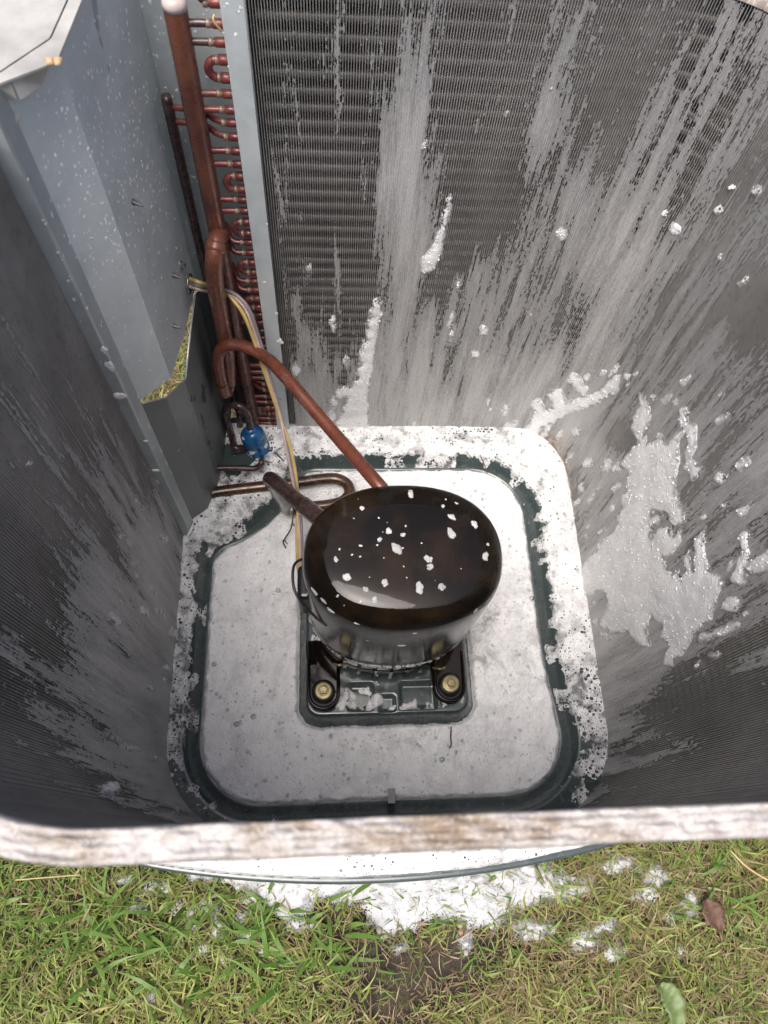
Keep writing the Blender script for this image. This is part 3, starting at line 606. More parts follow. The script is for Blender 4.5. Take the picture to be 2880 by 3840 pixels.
def wall_foam():
    ds = .0017; S = np.arange(.002, LEN - .004, ds); Z = np.arange(.016, ZT - .01, ds); SS, ZZ = np.meshgrid(S, Z, indexing='ij')
    x, y = cpt(SS, .0008); u, v, d = proj(np.stack([x, y, ZZ], -1)); vis = (u > -300) & (u < 3200) & (v > -300) & (v < 3400)
    nz_ = np.zeros(x.shape); idx = np.where(vis)
    fld = np.full(x.shape, -60.)
    uu, vv = u[idx], v[idx]; f = np.full(uu.shape, -60.); big = np.zeros(uu.shape)
    nn = np.array([noise.fractal(Vector((a * .02, b * .02, 0)), 1., 2., 3) if (a > 1700 and 1150 < b < 2600) else noise.noise(Vector((a * .035, b * .035, 3))) for a, b in zip(uu, vv)])
    un, vn = uu + 11 * nn, vv + 9 * np.roll(nn, 977)
    s = poly_sd(un, vn, SPL) + 5 * nn; f = np.maximum(f, s); big = np.maximum(big, s)
    for (a, b, r, c, e, r2) in CAPS:
        ex, ey = c - a, e - b; l = ex * ex + ey * ey; t = np.clip(((un - a) * ex + (vn - b) * ey) / l, 0, 1)
        f = np.maximum(f, (r + (r2 - r) * t) - np.hypot(un - a - ex * t, vn - b - ey * t) + 5 * nn)
    for (a, b, ra, rb) in ELL:
        # drops stretch along gravity, which points at the image's nadir
        dx, dy = 1250 - a, 3150 - b; l = math.hypot(dx, dy); dx /= l; dy /= l
        p = (un - a) * dx + (vn - b) * dy; q = (un - a) * dy - (vn - b) * dx
        if ra > rb: ra, rb = rb, ra
        k = np.sqrt((q / ra) ** 2 + (p / rb) ** 2); f = np.maximum(f, (1 - k) * ra + 2.5 * nn)
    fld[idx] = f; h = np.where(fld > 0, .0024 * np.sqrt(1 - np.exp(-np.clip(fld, 0, 80) / 26)), .0006 * np.clip(fld, -10, 0) / 2)
    g = np.zeros(x.shape); g[idx] = nn; g2 = np.zeros(x.shape); g2[idx] = [noise.fractal(Vector((a * .075, b * .075, 7)), 1., 2., 2) if q > 2 else 0 for a, b, q in zip(uu, vv, f)]
    h = h * (1 + .5 * g * sstep(2, 14, fld)) + .0004 * g2 * sstep(2, 10, fld)
    px, py = cpt(SS, .0008); x2, y2 = cpt(SS, .0108); nx_, ny_ = (x2 - px) * 100, (y2 - py) * 100
    V = np.stack([px + nx_ * h, py + ny_ * h, ZZ - .25 * np.maximum(h, 0)], -1).reshape(-1, 3); keep = fld > -9
    Fs = gridfaces(keep, len(Z)); thin = np.clip(1.1 - fld / 18, .07, 1.1) + .22 * np.clip(np.abs(g) * 2 - .2, 0, 1)
    V, Fs, th_ = compact(V, Fs, thin.ravel())
    o = obj('splashed_foam', (V, Fs), WALLF, None, True, dict(thin=th_, dirt=np.zeros(len(V))))
    tag(o, 'white foam splashed over the grey coil walls above the pan', 'soap foam', kind='stuff')
    W = np.stack([px + nx_ * h, py + ny_ * h, ZZ - .25 * np.maximum(h, 0)], -1); I = np.argwhere(fld > 4); I = I[RNG.choice(len(I), 3600)]; P = W[I[:, 0], I[:, 1]]; Nn = np.stack([nx_[I[:, 0], I[:, 1]], ny_[I[:, 0], I[:, 1]], np.full(len(I), .2)], -1)
    e = np.clip(1 - fld[I[:, 0], I[:, 1]] / 40, 0, 1); ok = RNG.random(len(I)) < .3 + .6 * e; dv = domes(P[ok], Nn[ok], (.0006 + .0013 * RNG.random(len(I)) ** 3)[ok])
    o = obj('wall_foam_domes', dv, SUDS, None); tag(o, 'tiny white bubbles standing on the foam splashed over the coil walls', 'bubbles', kind='stuff')
wall_foam()

# ------------------------------------------------------------------ corner panel (control box back) beside the headers
UP = [(-.2045, .4355), (-.177, .474), (-.160, .615), (-.158, .650), (-.062, .655)]
LO = [(-.2055, .4385), (-.184, .457), (-.172, .498), (-.166, .556), (-.161, .648), (-.062, .653)]
def on_facets(u, v, PL):
    d = ray(u, v); best = None
    for i in range(len(PL) - 1):
        a = np.array(PL[i]); b = np.array(PL[i + 1]); e = b - a; n = np.array([-e[1], e[0]])
        t = (n @ a) / (n @ d[:2]); p = CAM + d * t; k = ((p[:2] - a) @ e) / (e @ e)
        if t > 0 and -1e-6 <= k <= 1 + 1e-6 and (best is None or t < best[0]): best = (t, p, i + k)
    return best
def panel(PL, edge, zflat, top):
    """vertical folded sheet along PL; one horizontal edge follows the pixels in edge, the other lies at zflat"""
    E = sorted([(q[2], q[1][2]) for q in (on_facets(u, v, PL) for u, v in edge) if q]); ks = sorted(set([float(i) for i in range(len(PL))] + [e[0] for e in E]))
    V, Fs = [], []
    for k in ks:
        i = min(int(k), len(PL) - 2); f = k - i; p = np.array(PL[i]) * (1 - f) + np.array(PL[i + 1]) * f
        z = float(np.interp(k, [e[0] for e in E], [e[1] for e in E]))
        V += [(p[0], p[1], zflat), (p[0], p[1], z)]
    Fs = [(2 * i, 2 * i + 2, 2 * i + 3, 2 * i + 1) for i in range(len(ks) - 1)]
    return V, Fs
cp = thing('corner_panel', (-.17, .5, 0), 'folded galvanised corner panel with a wire hole beside the copper headers', 'metal panel')
o = obj('upper_sheet', panel(UP, [(515, 1490), (548, 1482), (640, 1418), (690, 1260), (727, 1098), (775, 1088), (890, 1074), (960, 1070)], .70, True), GALV, cp, smooth=False); modsolid(o, .0012, 1); upper = o
o = obj('lower_sheet', panel(LO, [(532, 1513), (622, 1490), (694, 1420), (712, 1250), (731, 1098), (775, 1086), (890, 1072), (960, 1068)], .004, False), SLATE, cp, smooth=False); modsolid(o, .0012, 1)  # lower sheet uses a much darker tone of the upper sheet's material
# bright cut edges round the gap
def edge_tube(PL, pix, r=.0007):
    return tube([on_facets(u, v, PL)[1] for u, v in pix if on_facets(u, v, PL)], r, 6, 0)
obj('cut_edge', edge_tube(LO, [(534, 1513), (578, 1502), (622, 1490), (660, 1456), (694, 1420), (703, 1335), (712, 1250), (722, 1170), (730, 1105)]), STEEL, cp)
# channel bracket that closes the end of the coil
def strip(plan, z0, z1):
    V = []; n = len(plan)
    for z in (z0, z1): V += [(x, y, z) for x, y in plan]
    return V, [(i, i + 1, i + 1 + n, i + n) for i in range(n - 1)]
br = obj('end_channel', strip([(-.2185, .4115), (-.2045, .4125), (-.2035, .4155), (-.2035, .4365), (-.2065, .4405), (-.2215, .4415)], .016, .698), MIDG, cp, smooth=False); modsolid(br, .0012, -1); modbevel(br, .0006)
# top plate with bent tabs
tp = [F(-260, 60, .70), F(-160, 300, .70), F(0, 312, .70), F(40, 296, .70), F(180, 243, .70), F(216, 222, .70), F(306, 0, .70), F(352, -170, .70), F(60, -320, .70)]
tpo = obj('top_plate', ([p for p in tp], [tuple(range(len(tp)))]), mat_plain('weathered_zinc_plate', (.58, .57, .53), .4, .3, .35, 22), cp, smooth=False); modsolid(tpo, .0015, -1)
for q in ([(40, 297), (182, 243), (158, 318), (76, 374)], [(-20, 312), (36, 300), (66, 372), (10, 365)], [(0, 400), (76, 428), (48, 502), (0, 478)]):
    z = .6985 if q[0][0] != 0 else .675
    a = [F(*q[0], z), F(*q[1], z), F(*q[2], z - .012), F(*q[3], z - .012)]
    fo = obj('bent_tab', (a, [(0, 1, 2, 3)]), tpo.data.materials[0], cp, smooth=False); modsolid(fo, .001)
bvh_up = BVHTree.FromPolygons([tuple(v.co) for v in upper.data.vertices], [tuple(p.vertices) for p in upper.data.polygons])
def hitp(u, v, bvh):
    d = Vector(ray(u, v)).normalized(); loc, n, i, ds = bvh.ray_cast(Vector(CAM), d)
    if loc is None: return None
    if n.dot(d) > 0: n = -n
    return loc, n, ds
for u, v in ((497, 757), (648, 1031), (649, 1221)):
    h = hitp(u, v, bvh_up)
    if h:
        pr = []
        for k in range(7): pr += [(.0034 - .0004 * k, .0013 * k), (.0020 - .0002 * k, .0013 * k + .0008)]
        obj('screw_tip', lathe(pr + [(.0002, .0102)], h[0], h[1] + Vector((.2, -.2, -.3)), 8), THREAD, cp)
h = hitp(678, 995, bvh_up); obj('hex_screw', merge(lathe([(.0052, 0), (.0052, .0008), (.004, .0012)], h[0], h[1], 14), hexhead(h[0] + h[1] * .001, .0038, .004, h[1])), STEEL, cp, smooth=False)
h = hitp(703, 1062, bvh_up); hole_c, hole_n = h[0], h[1]
def ring(c, n, R_, r, seg=28, sy=1.):
    q = n.to_track_quat('Z', 'Y'); pts = [tuple(c + q @ Vector((R_ * math.cos(a), R_ * sy * math.sin(a), 0))) for a in np.linspace(0, 2 * math.pi, seg)]; return tube(pts, r, 6, 0)
obj('wire_grommet', ring(hole_c + hole_n * .003, hole_n, .0108, .0011), STEEL, cp)
q = hole_n.to_track_quat('Z', 'Y'); hv = [tuple(hole_c + hole_n * .0022 + q @ Vector((.011 * math.cos(a), .011 * math.sin(a), 0))) for a in np.linspace(0, 2 * math.pi, 24, endpoint=False)]
obj('wire_opening', (hv, [tuple(range(24))]), mat_plain('straw_seen_through_hole', (.2, .19, .09), .8, 0, .6, 400), cp)

# ------------------------------------------------------------------ compressor
CC = (.0765, .2715); RX, RY = .1075, .0810
cmp_t = thing('compressor', (CC[0], CC[1], .027), 'black oval compressor with glossy wet lid on the plinth', 'compressor')
lowp = [(.76, .034), (.85, .038), (.885, .046), (.895, .070), (.90, .095), (.93, .110), (.94, .118)]
upp = [(.945, .118), (.965, .121), (.972, .126), (.962, .131), (.97, .145), (.985, .20), (1.0, .25), (1.0, .279), (.996, .288), (.988, .2965), (.972, .3050), (.946, .3120), (.905, .3175), (.84, .3213), (.74, .3238), (.58, .3258), (.38, .3270), (.15, .3276), (.02, .3277)]
def oval(pr, seg=72):
    return lathe([(r, h) for r, h in pr], (CC[0], CC[1], 0), seg=seg, sx=RX, sy=RY, power=2.25)
obj('lower_shell', oval(lowp), BLACK, cmp_t); ush = obj('upper_shell', oval(upp), BLACK, cmp_t)
lid = ush.data
bvh_c = BVHTree.FromPolygons([tuple(v.co) for v in lid.vertices], [tuple(p.vertices) for p in lid.polygons])
for u, v in ((1213, 2590), (1690, 2563), (1250, 2000), (1660, 1985)):
    front = v > 2300; sgn = -1 if u < 1450 else 1
    bx, by, bz = F(u, v, .050); bx, by = (bx, by) if front else (CC[0] + sgn * .088, CC[1] + .09)
    d = -1 if front else 1; n = 16; out = []
    for k in range(n + 1):
        a = math.pi * k / n; out.append((bx + .0195 * math.cos(a), by + d * .0195 * math.sin(a) + d * .002))
    root = [(bx - .022, by - d * .07), (bx + .022, by - d * .07)]
    loop = out + root
    V = [(x, y, .030) for x, y in loop] + [(x, y, .041) for x, y in loop]; m = len(loop)
    Fs = [tuple(range(m)), tuple(range(m, 2 * m))] + [(i, (i + 1) % m, m + (i + 1) % m, m + i) for i in range(m)]
    ft = obj('mounting_foot', (V, Fs), BLACK, cmp_t, smooth=False); modbevel(ft, .002)
    wl = out; rimv = tube([(x, y, .042) for x, y in [(bx + .02, by - d * .045)] + out + [(bx - .02, by - d * .045)]], .0025, 8, 0); obj('foot_flange', rimv, BLACK, ft)
    g = obj('rubber_grommet', lathe([(.014, 0), (.0155, .002), (.0155, .005), (.013, .0075)], (bx, by, .041), seg=24), RUBBER, cmp_t)
    wsh = obj('washer', lathe([(.0118, 0), (.012, .0008), (.0118, .0016), (.0095, .0019)], (bx, by, .0487), seg=26), BRASS, cmp_t)
    obj('bolt_head', merge(lathe([(.0072, 0), (.0072, .0008), (.006, .0012)], (bx, by, .0507), seg=20), hexhead((bx, by, .0515), .0055, .0042), lathe([(.0025, 0), (.0023, .0018)], (bx, by, .0555), seg=10)), BRASS, wsh, smooth=False)
# ribs and band of the base ring
base = []
for k in range(-3, 4):
    a = math.radians(270 + k * 13); x, y = CC[0] + RX * .88 * math.cos(a), CC[1] + RY * .88 * math.sin(a); base.append(box(x - .0025, x + .0025, y - .006, y + .004, .04, .082))
obj('base_rib', merge(*base), BLACK, cmp_t, smooth=False)
obj('base_band', oval([(.875, .060), (.90, .061), (.90, .069), (.875, .070)]), BLACK, cmp_t)
for u, v in ((1270, 2455), (1645, 2470)):  # small gold shapes added to stand in for reflections on the shell
    p = PY(u, v, CC[1] - RY * .80); obj('added_reflection_shape', tube([(p[0] - .007, p[1] - .010, p[2] - .006), (p[0] + .001, p[1] - .013, p[2]), (p[0] + .008, p[1] - .01, p[2] - .006)], .0016, 8), mat_plain('painted_gold_reflection', (.25, .22, .12), .25, .6) if u > 1500 else bpy.data.materials['painted_gold_reflection'] if 'painted_gold_reflection' in bpy.data.materials else BRASS, cmp_t)
# terminal cover with wire bail on the left side
tx = CC[0] - RX * .985
tc = obj('terminal_cover', box(tx - .009, tx + .012, CC[1] - .026, CC[1] + .014, .175, .238), RUBBER, cmp_t, smooth=False); modbevel(tc, .005, 3)
obj('wire_bail', tube([(tx + .002, CC[1] + .02, .247), (tx - .012, CC[1] + .006, .255), (tx - .010, CC[1] - .024, .252), (tx + .010, CC[1] - .046, .238), (tx + .024, CC[1] - .056, .232)], .0016, 8), TIP, cmp_t)
# pipe stub welded to the shell
# ------------------------------------------------------------------ refrigerant lines
dl = thing('discharge_line', tuple(PY(1430, 1830, .37)), 'orange copper discharge pipe arching from the compressor back to the header', 'pipe')
pts = [PY(1462, 1868, .338), PY(1400, 1795, .36), PY(1250, 1622, .43), PY(1060, 1402, .51), PY(985, 1333, .545), PY(915, 1298, .560), PY(860, 1293, .566), PY(825, 1318, .568), PY(818, 1360, .568), PY(832, 1440, .568)]
obj('orange_run', tube(pts, .0078, 14, 8), COPOR, dl)
obj('trap_bend', tube([PY(832, 1438, .568), PY(838, 1466, .568), PY(846, 1474, .572), PY(856, 1462, .58), PY(858, 1430, .583)], .0084, 14, 8), COPPER, dl)
obj('riser', tube([PY(858, 1440, .583), PY(852, 1330, .583), PY(836, 1230, .578), PY(818, 1130, .573), PY(806, 1050, .57), PY(803, 970, .572), PY(812, 905, .585), PY(826, 880, .60)], .0098, 14, 8), COPPER, dl)
obj('braze_collar', tube([PY(806, 945, .575), PY(811, 912, .583)], .0108, 14, 3), COPPER, dl)
sl = thing('suction_line', tuple(F(815, 1845, .02)), 'brown suction pipe looping over the foam behind the compressor', 'pipe')
z = .026
pts = [F(770, 1856, z), F(815, 1845, z), F(900, 1834, z), F(1000, 1823, z), F(1100, 1812, z), F(1210, 1797, z), F(1265, 1797, z), F(1302, 1818, z), F(1310, 1850, z), F(1285, 1880, z), F(1235, 1894, z), F(1160, 1903, z), F(1095, 1912, z + .002)]
obj('looped_run', tube(pts, .0088, 14, 8), COPBR, sl)
el = [F(1100, 1911, z + .002), F(1070, 1905, z + .004), F(1054, 1880, .038)]
p0 = F(1068, 1905, z + .006); ptop = PY(1015, 1795, p0[1] + .002)
obj('pale_riser', tube([F(1100, 1911, z + .002), F(1075, 1912, z + .003), p0 + np.array([0, .002, .016]), (p0 + ptop) / 2, ptop + np.array([-.001, .002, -.012])], .0087, 14, 8), mat_plain('painted_sheen_copper', (.5, .5, .49), .25, .2, .6, 45), sl)  # pale colour paints the shiny reflection onto this leg of the pipe
cin = F(1232, 1972, .205)
obj('upper_elbow', tube([ptop + np.array([-.001, .002, -.014]), ptop + np.array([-.0005, .001, -.002]), ptop * .86 + cin * .14 + np.array([0, 0, .002]), ptop * .6 + cin * .4, cin * .6 + ptop * .4], .0102, 16, 8), COPDK, sl)
obj('swaged_collar', tube([cin * .58 + ptop * .42, cin * .8 + ptop * .2, cin], .0116, 16, 3), COPDK, sl)
ll = thing('liquid_line', tuple(F(810, 1755, .015)), 'thin dark liquid pipe bending from the corner panel into the blue drier', 'pipe')
fy = .565; ft_, fb_ = PY(938, 1612, fy), PY(982, 1712, fy - .005)
obj('lower_run', tube([F(770, 1757, .045), F(880, 1755, .045), F(950, 1757, .045), F(972, 1748, .048), F(982, 1730, .055), fb_ + (ft_ - fb_) * -.02], .0046, 10, 8), COPDK, ll)
obj('upper_run', tube([F(915, 1680, .03), F(885, 1690, .03) + np.array([0, 0, .01]), PY(868, 1630, .585), PY(850, 1575, .583), PY(846, 1540, .58), PY(866, 1520, .578), PY(900, 1524, .574), PY(925, 1550, .57), PY(936, 1590, fy + .002), ft_ + (fb_ - ft_) * .03], .0056, 12, 8), COPDK, ll)
obj('side_run', tube([PY(898, 1540, .60), PY(900, 1600, .60), PY(890, 1690, .59)], .0055, 10, 6), COPDK, ll)
# blue drier
ax_ = Vector(ft_ - fb_); L = ax_.length; ax_.normalize()
dr = thing('filter_drier', tuple(fb_), 'small blue cylindrical filter drier standing in the back corner', 'filter drier')
rr = .0188
obj('shell', lathe([(.006, 0), (rr * .6, .001), (rr * .95, .005), (rr, .009), (rr, L * .45), (rr * .92, L * .48), (rr * .92, L * .53), (rr, L * .57), (rr, L * .74), (rr * .93, L * .77), (rr * .97, L * .80), (rr * .97, L * .84), (rr * .9, L * .875), (rr * .78, L * .9), (rr * .74, L * .93), (rr * .55, L * .975), (.0075, L * .99)], fb_, ax_, 32), BLUE, dr)
obj('neck_nut', lathe([(.0085, 0), (.0095, .002), (.0082, .006), (.006, .008)], tuple(ft_ - np.array(ax_) * .003), ax_, 20), BLUE, dr)
qd = ax_.to_track_quat('Z', 'Y'); lv, lf = [], []
vd = Vector((-.45, -.85, 0)).normalized()
base_a = math.atan2((qd.inverted() @ vd).y, (qd.inverted() @ vd).x)
def wrap(a0, a1, z0, z1, rad, n=8):
    V = [];
    for i in range(n + 1):
        a = base_a + a0 + (a1 - a0) * i / n
        for zz in (z0, z1): V.append(tuple(Vector(fb_) + qd @ Vector((rad * math.cos(a), rad * math.sin(a), zz))))
    return V, [(2 * i, 2 * i + 2, 2 * i + 3, 2 * i + 1) for i in range(n)]
lb = obj('paper_label', wrap(-.75, .05, L * .14, L * .40, rr + .0003), LABEL, dr)
obj('printed_arrow', merge(wrap(-.5, -.42, L * .2, L * .34, rr + .0005, 2), wrap(-.62, -.3, L * .33, L * .36, rr + .0005, 3), wrap(-.25, -.05, L * .18, L * .21, rr + .0005, 3), wrap(-.25, -.05, L * .26, L * .29, rr + .0005, 3)), TIP, lb)

sv = []
for k in range(13):
    a = base_a + RNG.uniform(-1.6, 2.2); zz = L * RNG.choice([.35, .55, .6, .83, .9]) + RNG.uniform(-.002, .002); rad = rr * (1.0 if zz < L * .8 else .82)
    nn = qd @ Vector((math.cos(a), math.sin(a), .4 if zz < L * .8 else 1.2)); sv.append(fleck(Vector(fb_) + qd @ Vector((rad * math.cos(a), rad * math.sin(a), zz)), nn.normalized(), RNG.uniform(.0012, .004), RNG.uniform(.5, 1.2), 0, .35, k))
sm = merge(*sv); tag(obj('drier_suds', sm, FINE, None, True, dict(thin=[.4] * len(sm[0]), dirt=[0.] * len(sm[0]))), 'suds clinging to the blue filter drier', 'soap foam', kind='stuff')
# ------------------------------------------------------------------ wires
for k, nm in enumerate(('yellow', 'pinkish white', 'grey')):
    o1, o2 = (k - 1) * 8, (-6, 4, 10)[k]; vy = (1038, 1066, 1052)[k]
    h0 = on_facets(700, vy, UP)[1]
    a = 1 if k == 0 else 0
    pts = [h0 + np.array([-.01, .004, 0]), h0 + np.array([.006, -.004, 0]), PY(745, (1058, 1084, 1070)[k], .575), PY(800, (1078, 1096, 1080)[k], .588), PY(850, (1098, 1104, 1090)[k], .585), PY(885 + o2, 1124 - o2, .575), PY(925 + o2 * 1.3, 1180 - o2, .565), PY(965 + o2 * 1.3, 1290, .555), PY(1003 + o2, 1410, .54), PY(1045 + o2 * .6, 1540, .52),
           PY(1078 + (6, -8, -2)[k], 1660, .49), PY(1100 + (10, -4, 4)[k], 1790, .46), PY(1114 + (2, 0, 10)[k], 1900, .43), PY(1120 + (-6, 4, 12)[k], 2030, .38), PY(1124 + (-6, 2, 10)[k], 2130, .33), PY(1132, 2190 + 6 * k, .297)]
    wv = thing('electrical_wire', tuple(pts[-1]), f'{nm} insulated wire hanging from the panel hole down to the compressor', 'wire', 'wires running to the compressor')
    obj('insulation', tube(pts, .0024, 8, 6), WIREM[k], wv)

# ------------------------------------------------------------------ foam flecks
FL = [(592, 340, 18, 18), (760, 483, 24, 24), (703, 535, 24, 18), (848, 507, 20, 16), (865, 452, 11, 11), (812, 600, 50, 32), (1153, 395, 32, 22), (1097, 327, 15, 16), (1292, 443, 30, 22), (1148, 498, 42, 26), (1376, 567, 14, 13), (1362, 643, 36, 22), (1005, 660, 26, 32), (1018, 705, 26, 22), (430, 660, 24, 16), (500, 765, 36, 30), (737, 805, 24, 28), (614, 845, 22, 18), (672, 908, 18, 24), (948, 838, 30, 42), (1090, 830, 28, 24), (1210, 718, 9, 9), (440, 888, 12, 14), (895, 250, 18, 40), (925, 478, 7, 7), (885, 540, 6, 6), (878, 600, 8, 8), (1300, 980, 22, 28), (300, 865, 34, 24), (400, 980, 30, 22), (560, 1060, 24, 12), (350, 915, 26, 20), (840, 1195, 28, 12), (625, 1165, 16, 12), (920, 1120, 18, 12), (1180, 310, 14, 10), (1398, 828, 7, 9), (720, 420, 6, 5), (830, 825, 7, 10)]
for i, (a, b, ra, rb) in enumerate(FL):
    h = hitp(1000 + a / 1.659, 1700 + b / 1.659, bvh_c)
    if not h: continue
    k = h[2] / FPX / 1.659; big = ra > 40
    o = obj('foam_fleck', fleck(h[0], h[1], .92 * ra * k, rb / ra, 0, .32, i), FINE, None, True, dict(thin=([.9] * 32 + [.6] * 80), dirt=[0.] * 112))
    if i == 5: tag(o, 'largest foam fleck at the middle of the compressor lid', 'foam fleck', 'foam flecks on the compressor')
    elif i == 19: tag(o, 'tall foam fleck on the bright front reflection of the compressor lid', 'foam fleck', 'foam flecks on the compressor')
    elif i == 23: tag(o, 'slanting foam fleck on the far edge of the compressor lid', 'foam fleck', 'foam flecks on the compressor')
    else:
        rx_, ry_ = h[0].x - CC[0], h[0].y - CC[1]
        if h[0].z < .27: lab = 'small foam fleck on the side of the black compressor shell below the lid'
        elif i in (12, 13): lab = 'one of two touching foam flecks right of the middle of the compressor lid'
        elif i in (28, 29, 31): lab = 'foam fleck on the front left edge of the compressor lid above the wire bail'
        elif ra < 10: lab = 'tiny foam dot on the black compressor lid'
        elif rx_ > .05: lab = 'small foam fleck on the right end of the black compressor lid'
        elif rx_ < -.05: lab = 'small foam fleck on the left end of the black compressor lid'
        elif ry_ > .012: lab = 'small foam fleck on the rear half of the black compressor lid'
        else: lab = 'small foam fleck on the front half of the black compressor lid'
        tag(o, lab, 'foam fleck', 'foam flecks on the compressor')
sv = []
for k in range(230):
    a, q = (RNG.normal(690, 260), RNG.normal(640, 190)) if k < 170 else (RNG.uniform(350, 1300), RNG.uniform(1040, 1230))
    h = hitp(1000 + a / 1.659, 1700 + q / 1.659, bvh_c)
    if h: sv.append(fleck(h[0], h[1], .00035 + .0012 * RNG.random() ** 4, RNG.uniform(.8, 1.6), 0, .4, k))
sm = merge(*sv); tag(obj('lid_spatter', sm, FINE, None, True, dict(thin=[.1] * len(sm[0]), dirt=[0.] * len(sm[0]))), 'fine foam spatter over the black compressor shell', 'soap foam', kind='stuff')
# suds collected on the compressor seam
sv = []; sth = []
for k in range(130):
    a = math.radians(RNG.uniform(185, 350)); r_ = RNG.uniform(.0012, .0034); p = Vector((CC[0] + RX * .985 * math.cos(a), CC[1] + RY * .985 * math.sin(a), .1225 + RNG.uniform(-.002, .002)))
    sv.append(fleck(p, Vector((math.cos(a), math.sin(a), .6)).normalized(), r_, RNG.uniform(.6, 1.6), 0, .6, k))
sm = merge(*sv); o = obj('seam_suds', sm, FINE, None, True, dict(thin=[.5] * len(sm[0]), dirt=[0.] * len(sm[0]))); tag(o, 'ring of suds along the seam of the black compressor shell', 'soap foam', kind='stuff')
# drops on the metal panels
dep = bpy.context.evaluated_depsgraph_get()
PB = []
for ob in (upper, br, bpy.data.objects['lower_sheet'], bpy.data.objects['end_plate']):
    PB.append(([tuple(v.co) for v in ob.data.vertices], [tuple(p.vertices) for p in ob.data.polygons]))
pm = merge(*PB); bvh_p = BVHTree.FromPolygons([Vector(v) for v in pm[0]], pm[1])
dr_f = []
lst = [(a / 2.074, 1200 + b / 2.074, c / 2.074, d / 2.074) for a, b, c, d in ((810, 235, 25, 40), (850, 360, 30, 60), (1130, 943, 25, 18), (1160, 830, 13, 46), (1255, 1020, 12, 40), (1295, 1110, 13, 45), (1320, 860, 32, 25), (1385, 1010, 32, 32), (1515, 1053, 14, 22), (1585, 978, 12, 18), (1470, 968, 12, 22), (1490, 1250, 20, 18), (1455, 1185, 15, 8), (1560, 1440, 18, 35), (1570, 1495, 22, 14), (1455, 1362, 15, 8), (1610, 1170, 12, 25), (1440, 740, 10, 14), (960, 350, 12, 50), (1075, 595, 12, 34), (930, 590, 46, 44), (1210, 1170, 34, 22), (1220, 1260, 22, 40), (1140, 730, 12, 30), (1480, 1640, 46, 26), (1330, 1180, 12, 34), (1213, 806, 12, 7))]
lst += [(1113, 1125 - 120, 12, 14), (1021 - 30, 1058, 7, 9), (1050, 1282, 12, 16), (1033, 1360, 10, 10), (1062, 1420, 12, 14), (1036, 1175, 6, 8), (1000, 840, 5, 7), (958, 560, 5, 6), (885, 130, 8, 10)]
for i, (u, v, ra, rb) in enumerate(lst):
    h = hitp(u, v, bvh_p)
    if h: dr_f.append(fleck(h[0], h[1], ra * h[2] / FPX, rb / ra, 0, .3, i + 50))
for k in range(2400):
    u, v = (RNG.normal(470, 150), RNG.normal(640, 330)) if k < 1950 else (RNG.uniform(560, 860), RNG.uniform(0, 1700))
    h = hitp(u, v, bvh_p)
    if h: r_ = (.0006 + .0010 * RNG.random() ** 3); dr_f.append(fleck(h[0], h[1], r_, RNG.uniform(1, 1.9), 0, .5, k))
sm = merge(*dr_f); o = obj('suds_drops', sm, FOAM, None, True, dict(thin=[.15] * len(sm[0]), dirt=[0.] * len(sm[0]))); tag(o, 'white drops and suds spattered over the galvanised corner panel', 'suds drops', kind='stuff')

# ------------------------------------------------------------------ ground, soil, lawn
GZ = -.045
def ground():
    n = 160; a = np.concatenate([-np.geomspace(60, 1.3, 14), np.linspace(-1.25, 1.25, n), np.geomspace(1.3, 60, 14)]); X, Y = np.meshgrid(a, a, indexing='ij')
    Z = GZ + .006 * fbmgrid(X, Y, 1, 7, 3) * (np.hypot(X, Y) < 3) - .004; m = len(a)
    V = np.stack([X, Y, Z], -1).reshape(-1, 3); o = obj('ground', (V, gridfaces(np.ones(X.shape, bool), m)), mat_ground()); tag(o, kind='structure')
ground()
def soil_mask(x, y):
    """1 where grass grows, 0 on bare soil and under the unit"""
    u, v, _ = proj(np.stack([x, y, np.full(x.shape, GZ)], -1)); g = np.ones(x.shape)
    for (a, b, ra, rb, s) in ((1580, 3650, 320, 120, 1.2), (1440, 3790, 150, 90, .85), (1330, 3560, 120, 50, .6), (1820, 3540, 160, 60, .6), (2120, 3560, 220, 90, .35), (1400, 3420, 800, 100, .75), (2700, 3480, 120, 100, .4)): g -= s * np.exp(-((u - a) / ra) ** 2 - ((v - b) / rb) ** 2)
    g = np.where(pan_sd(x, y) < .004, 0, g); return g, u, v
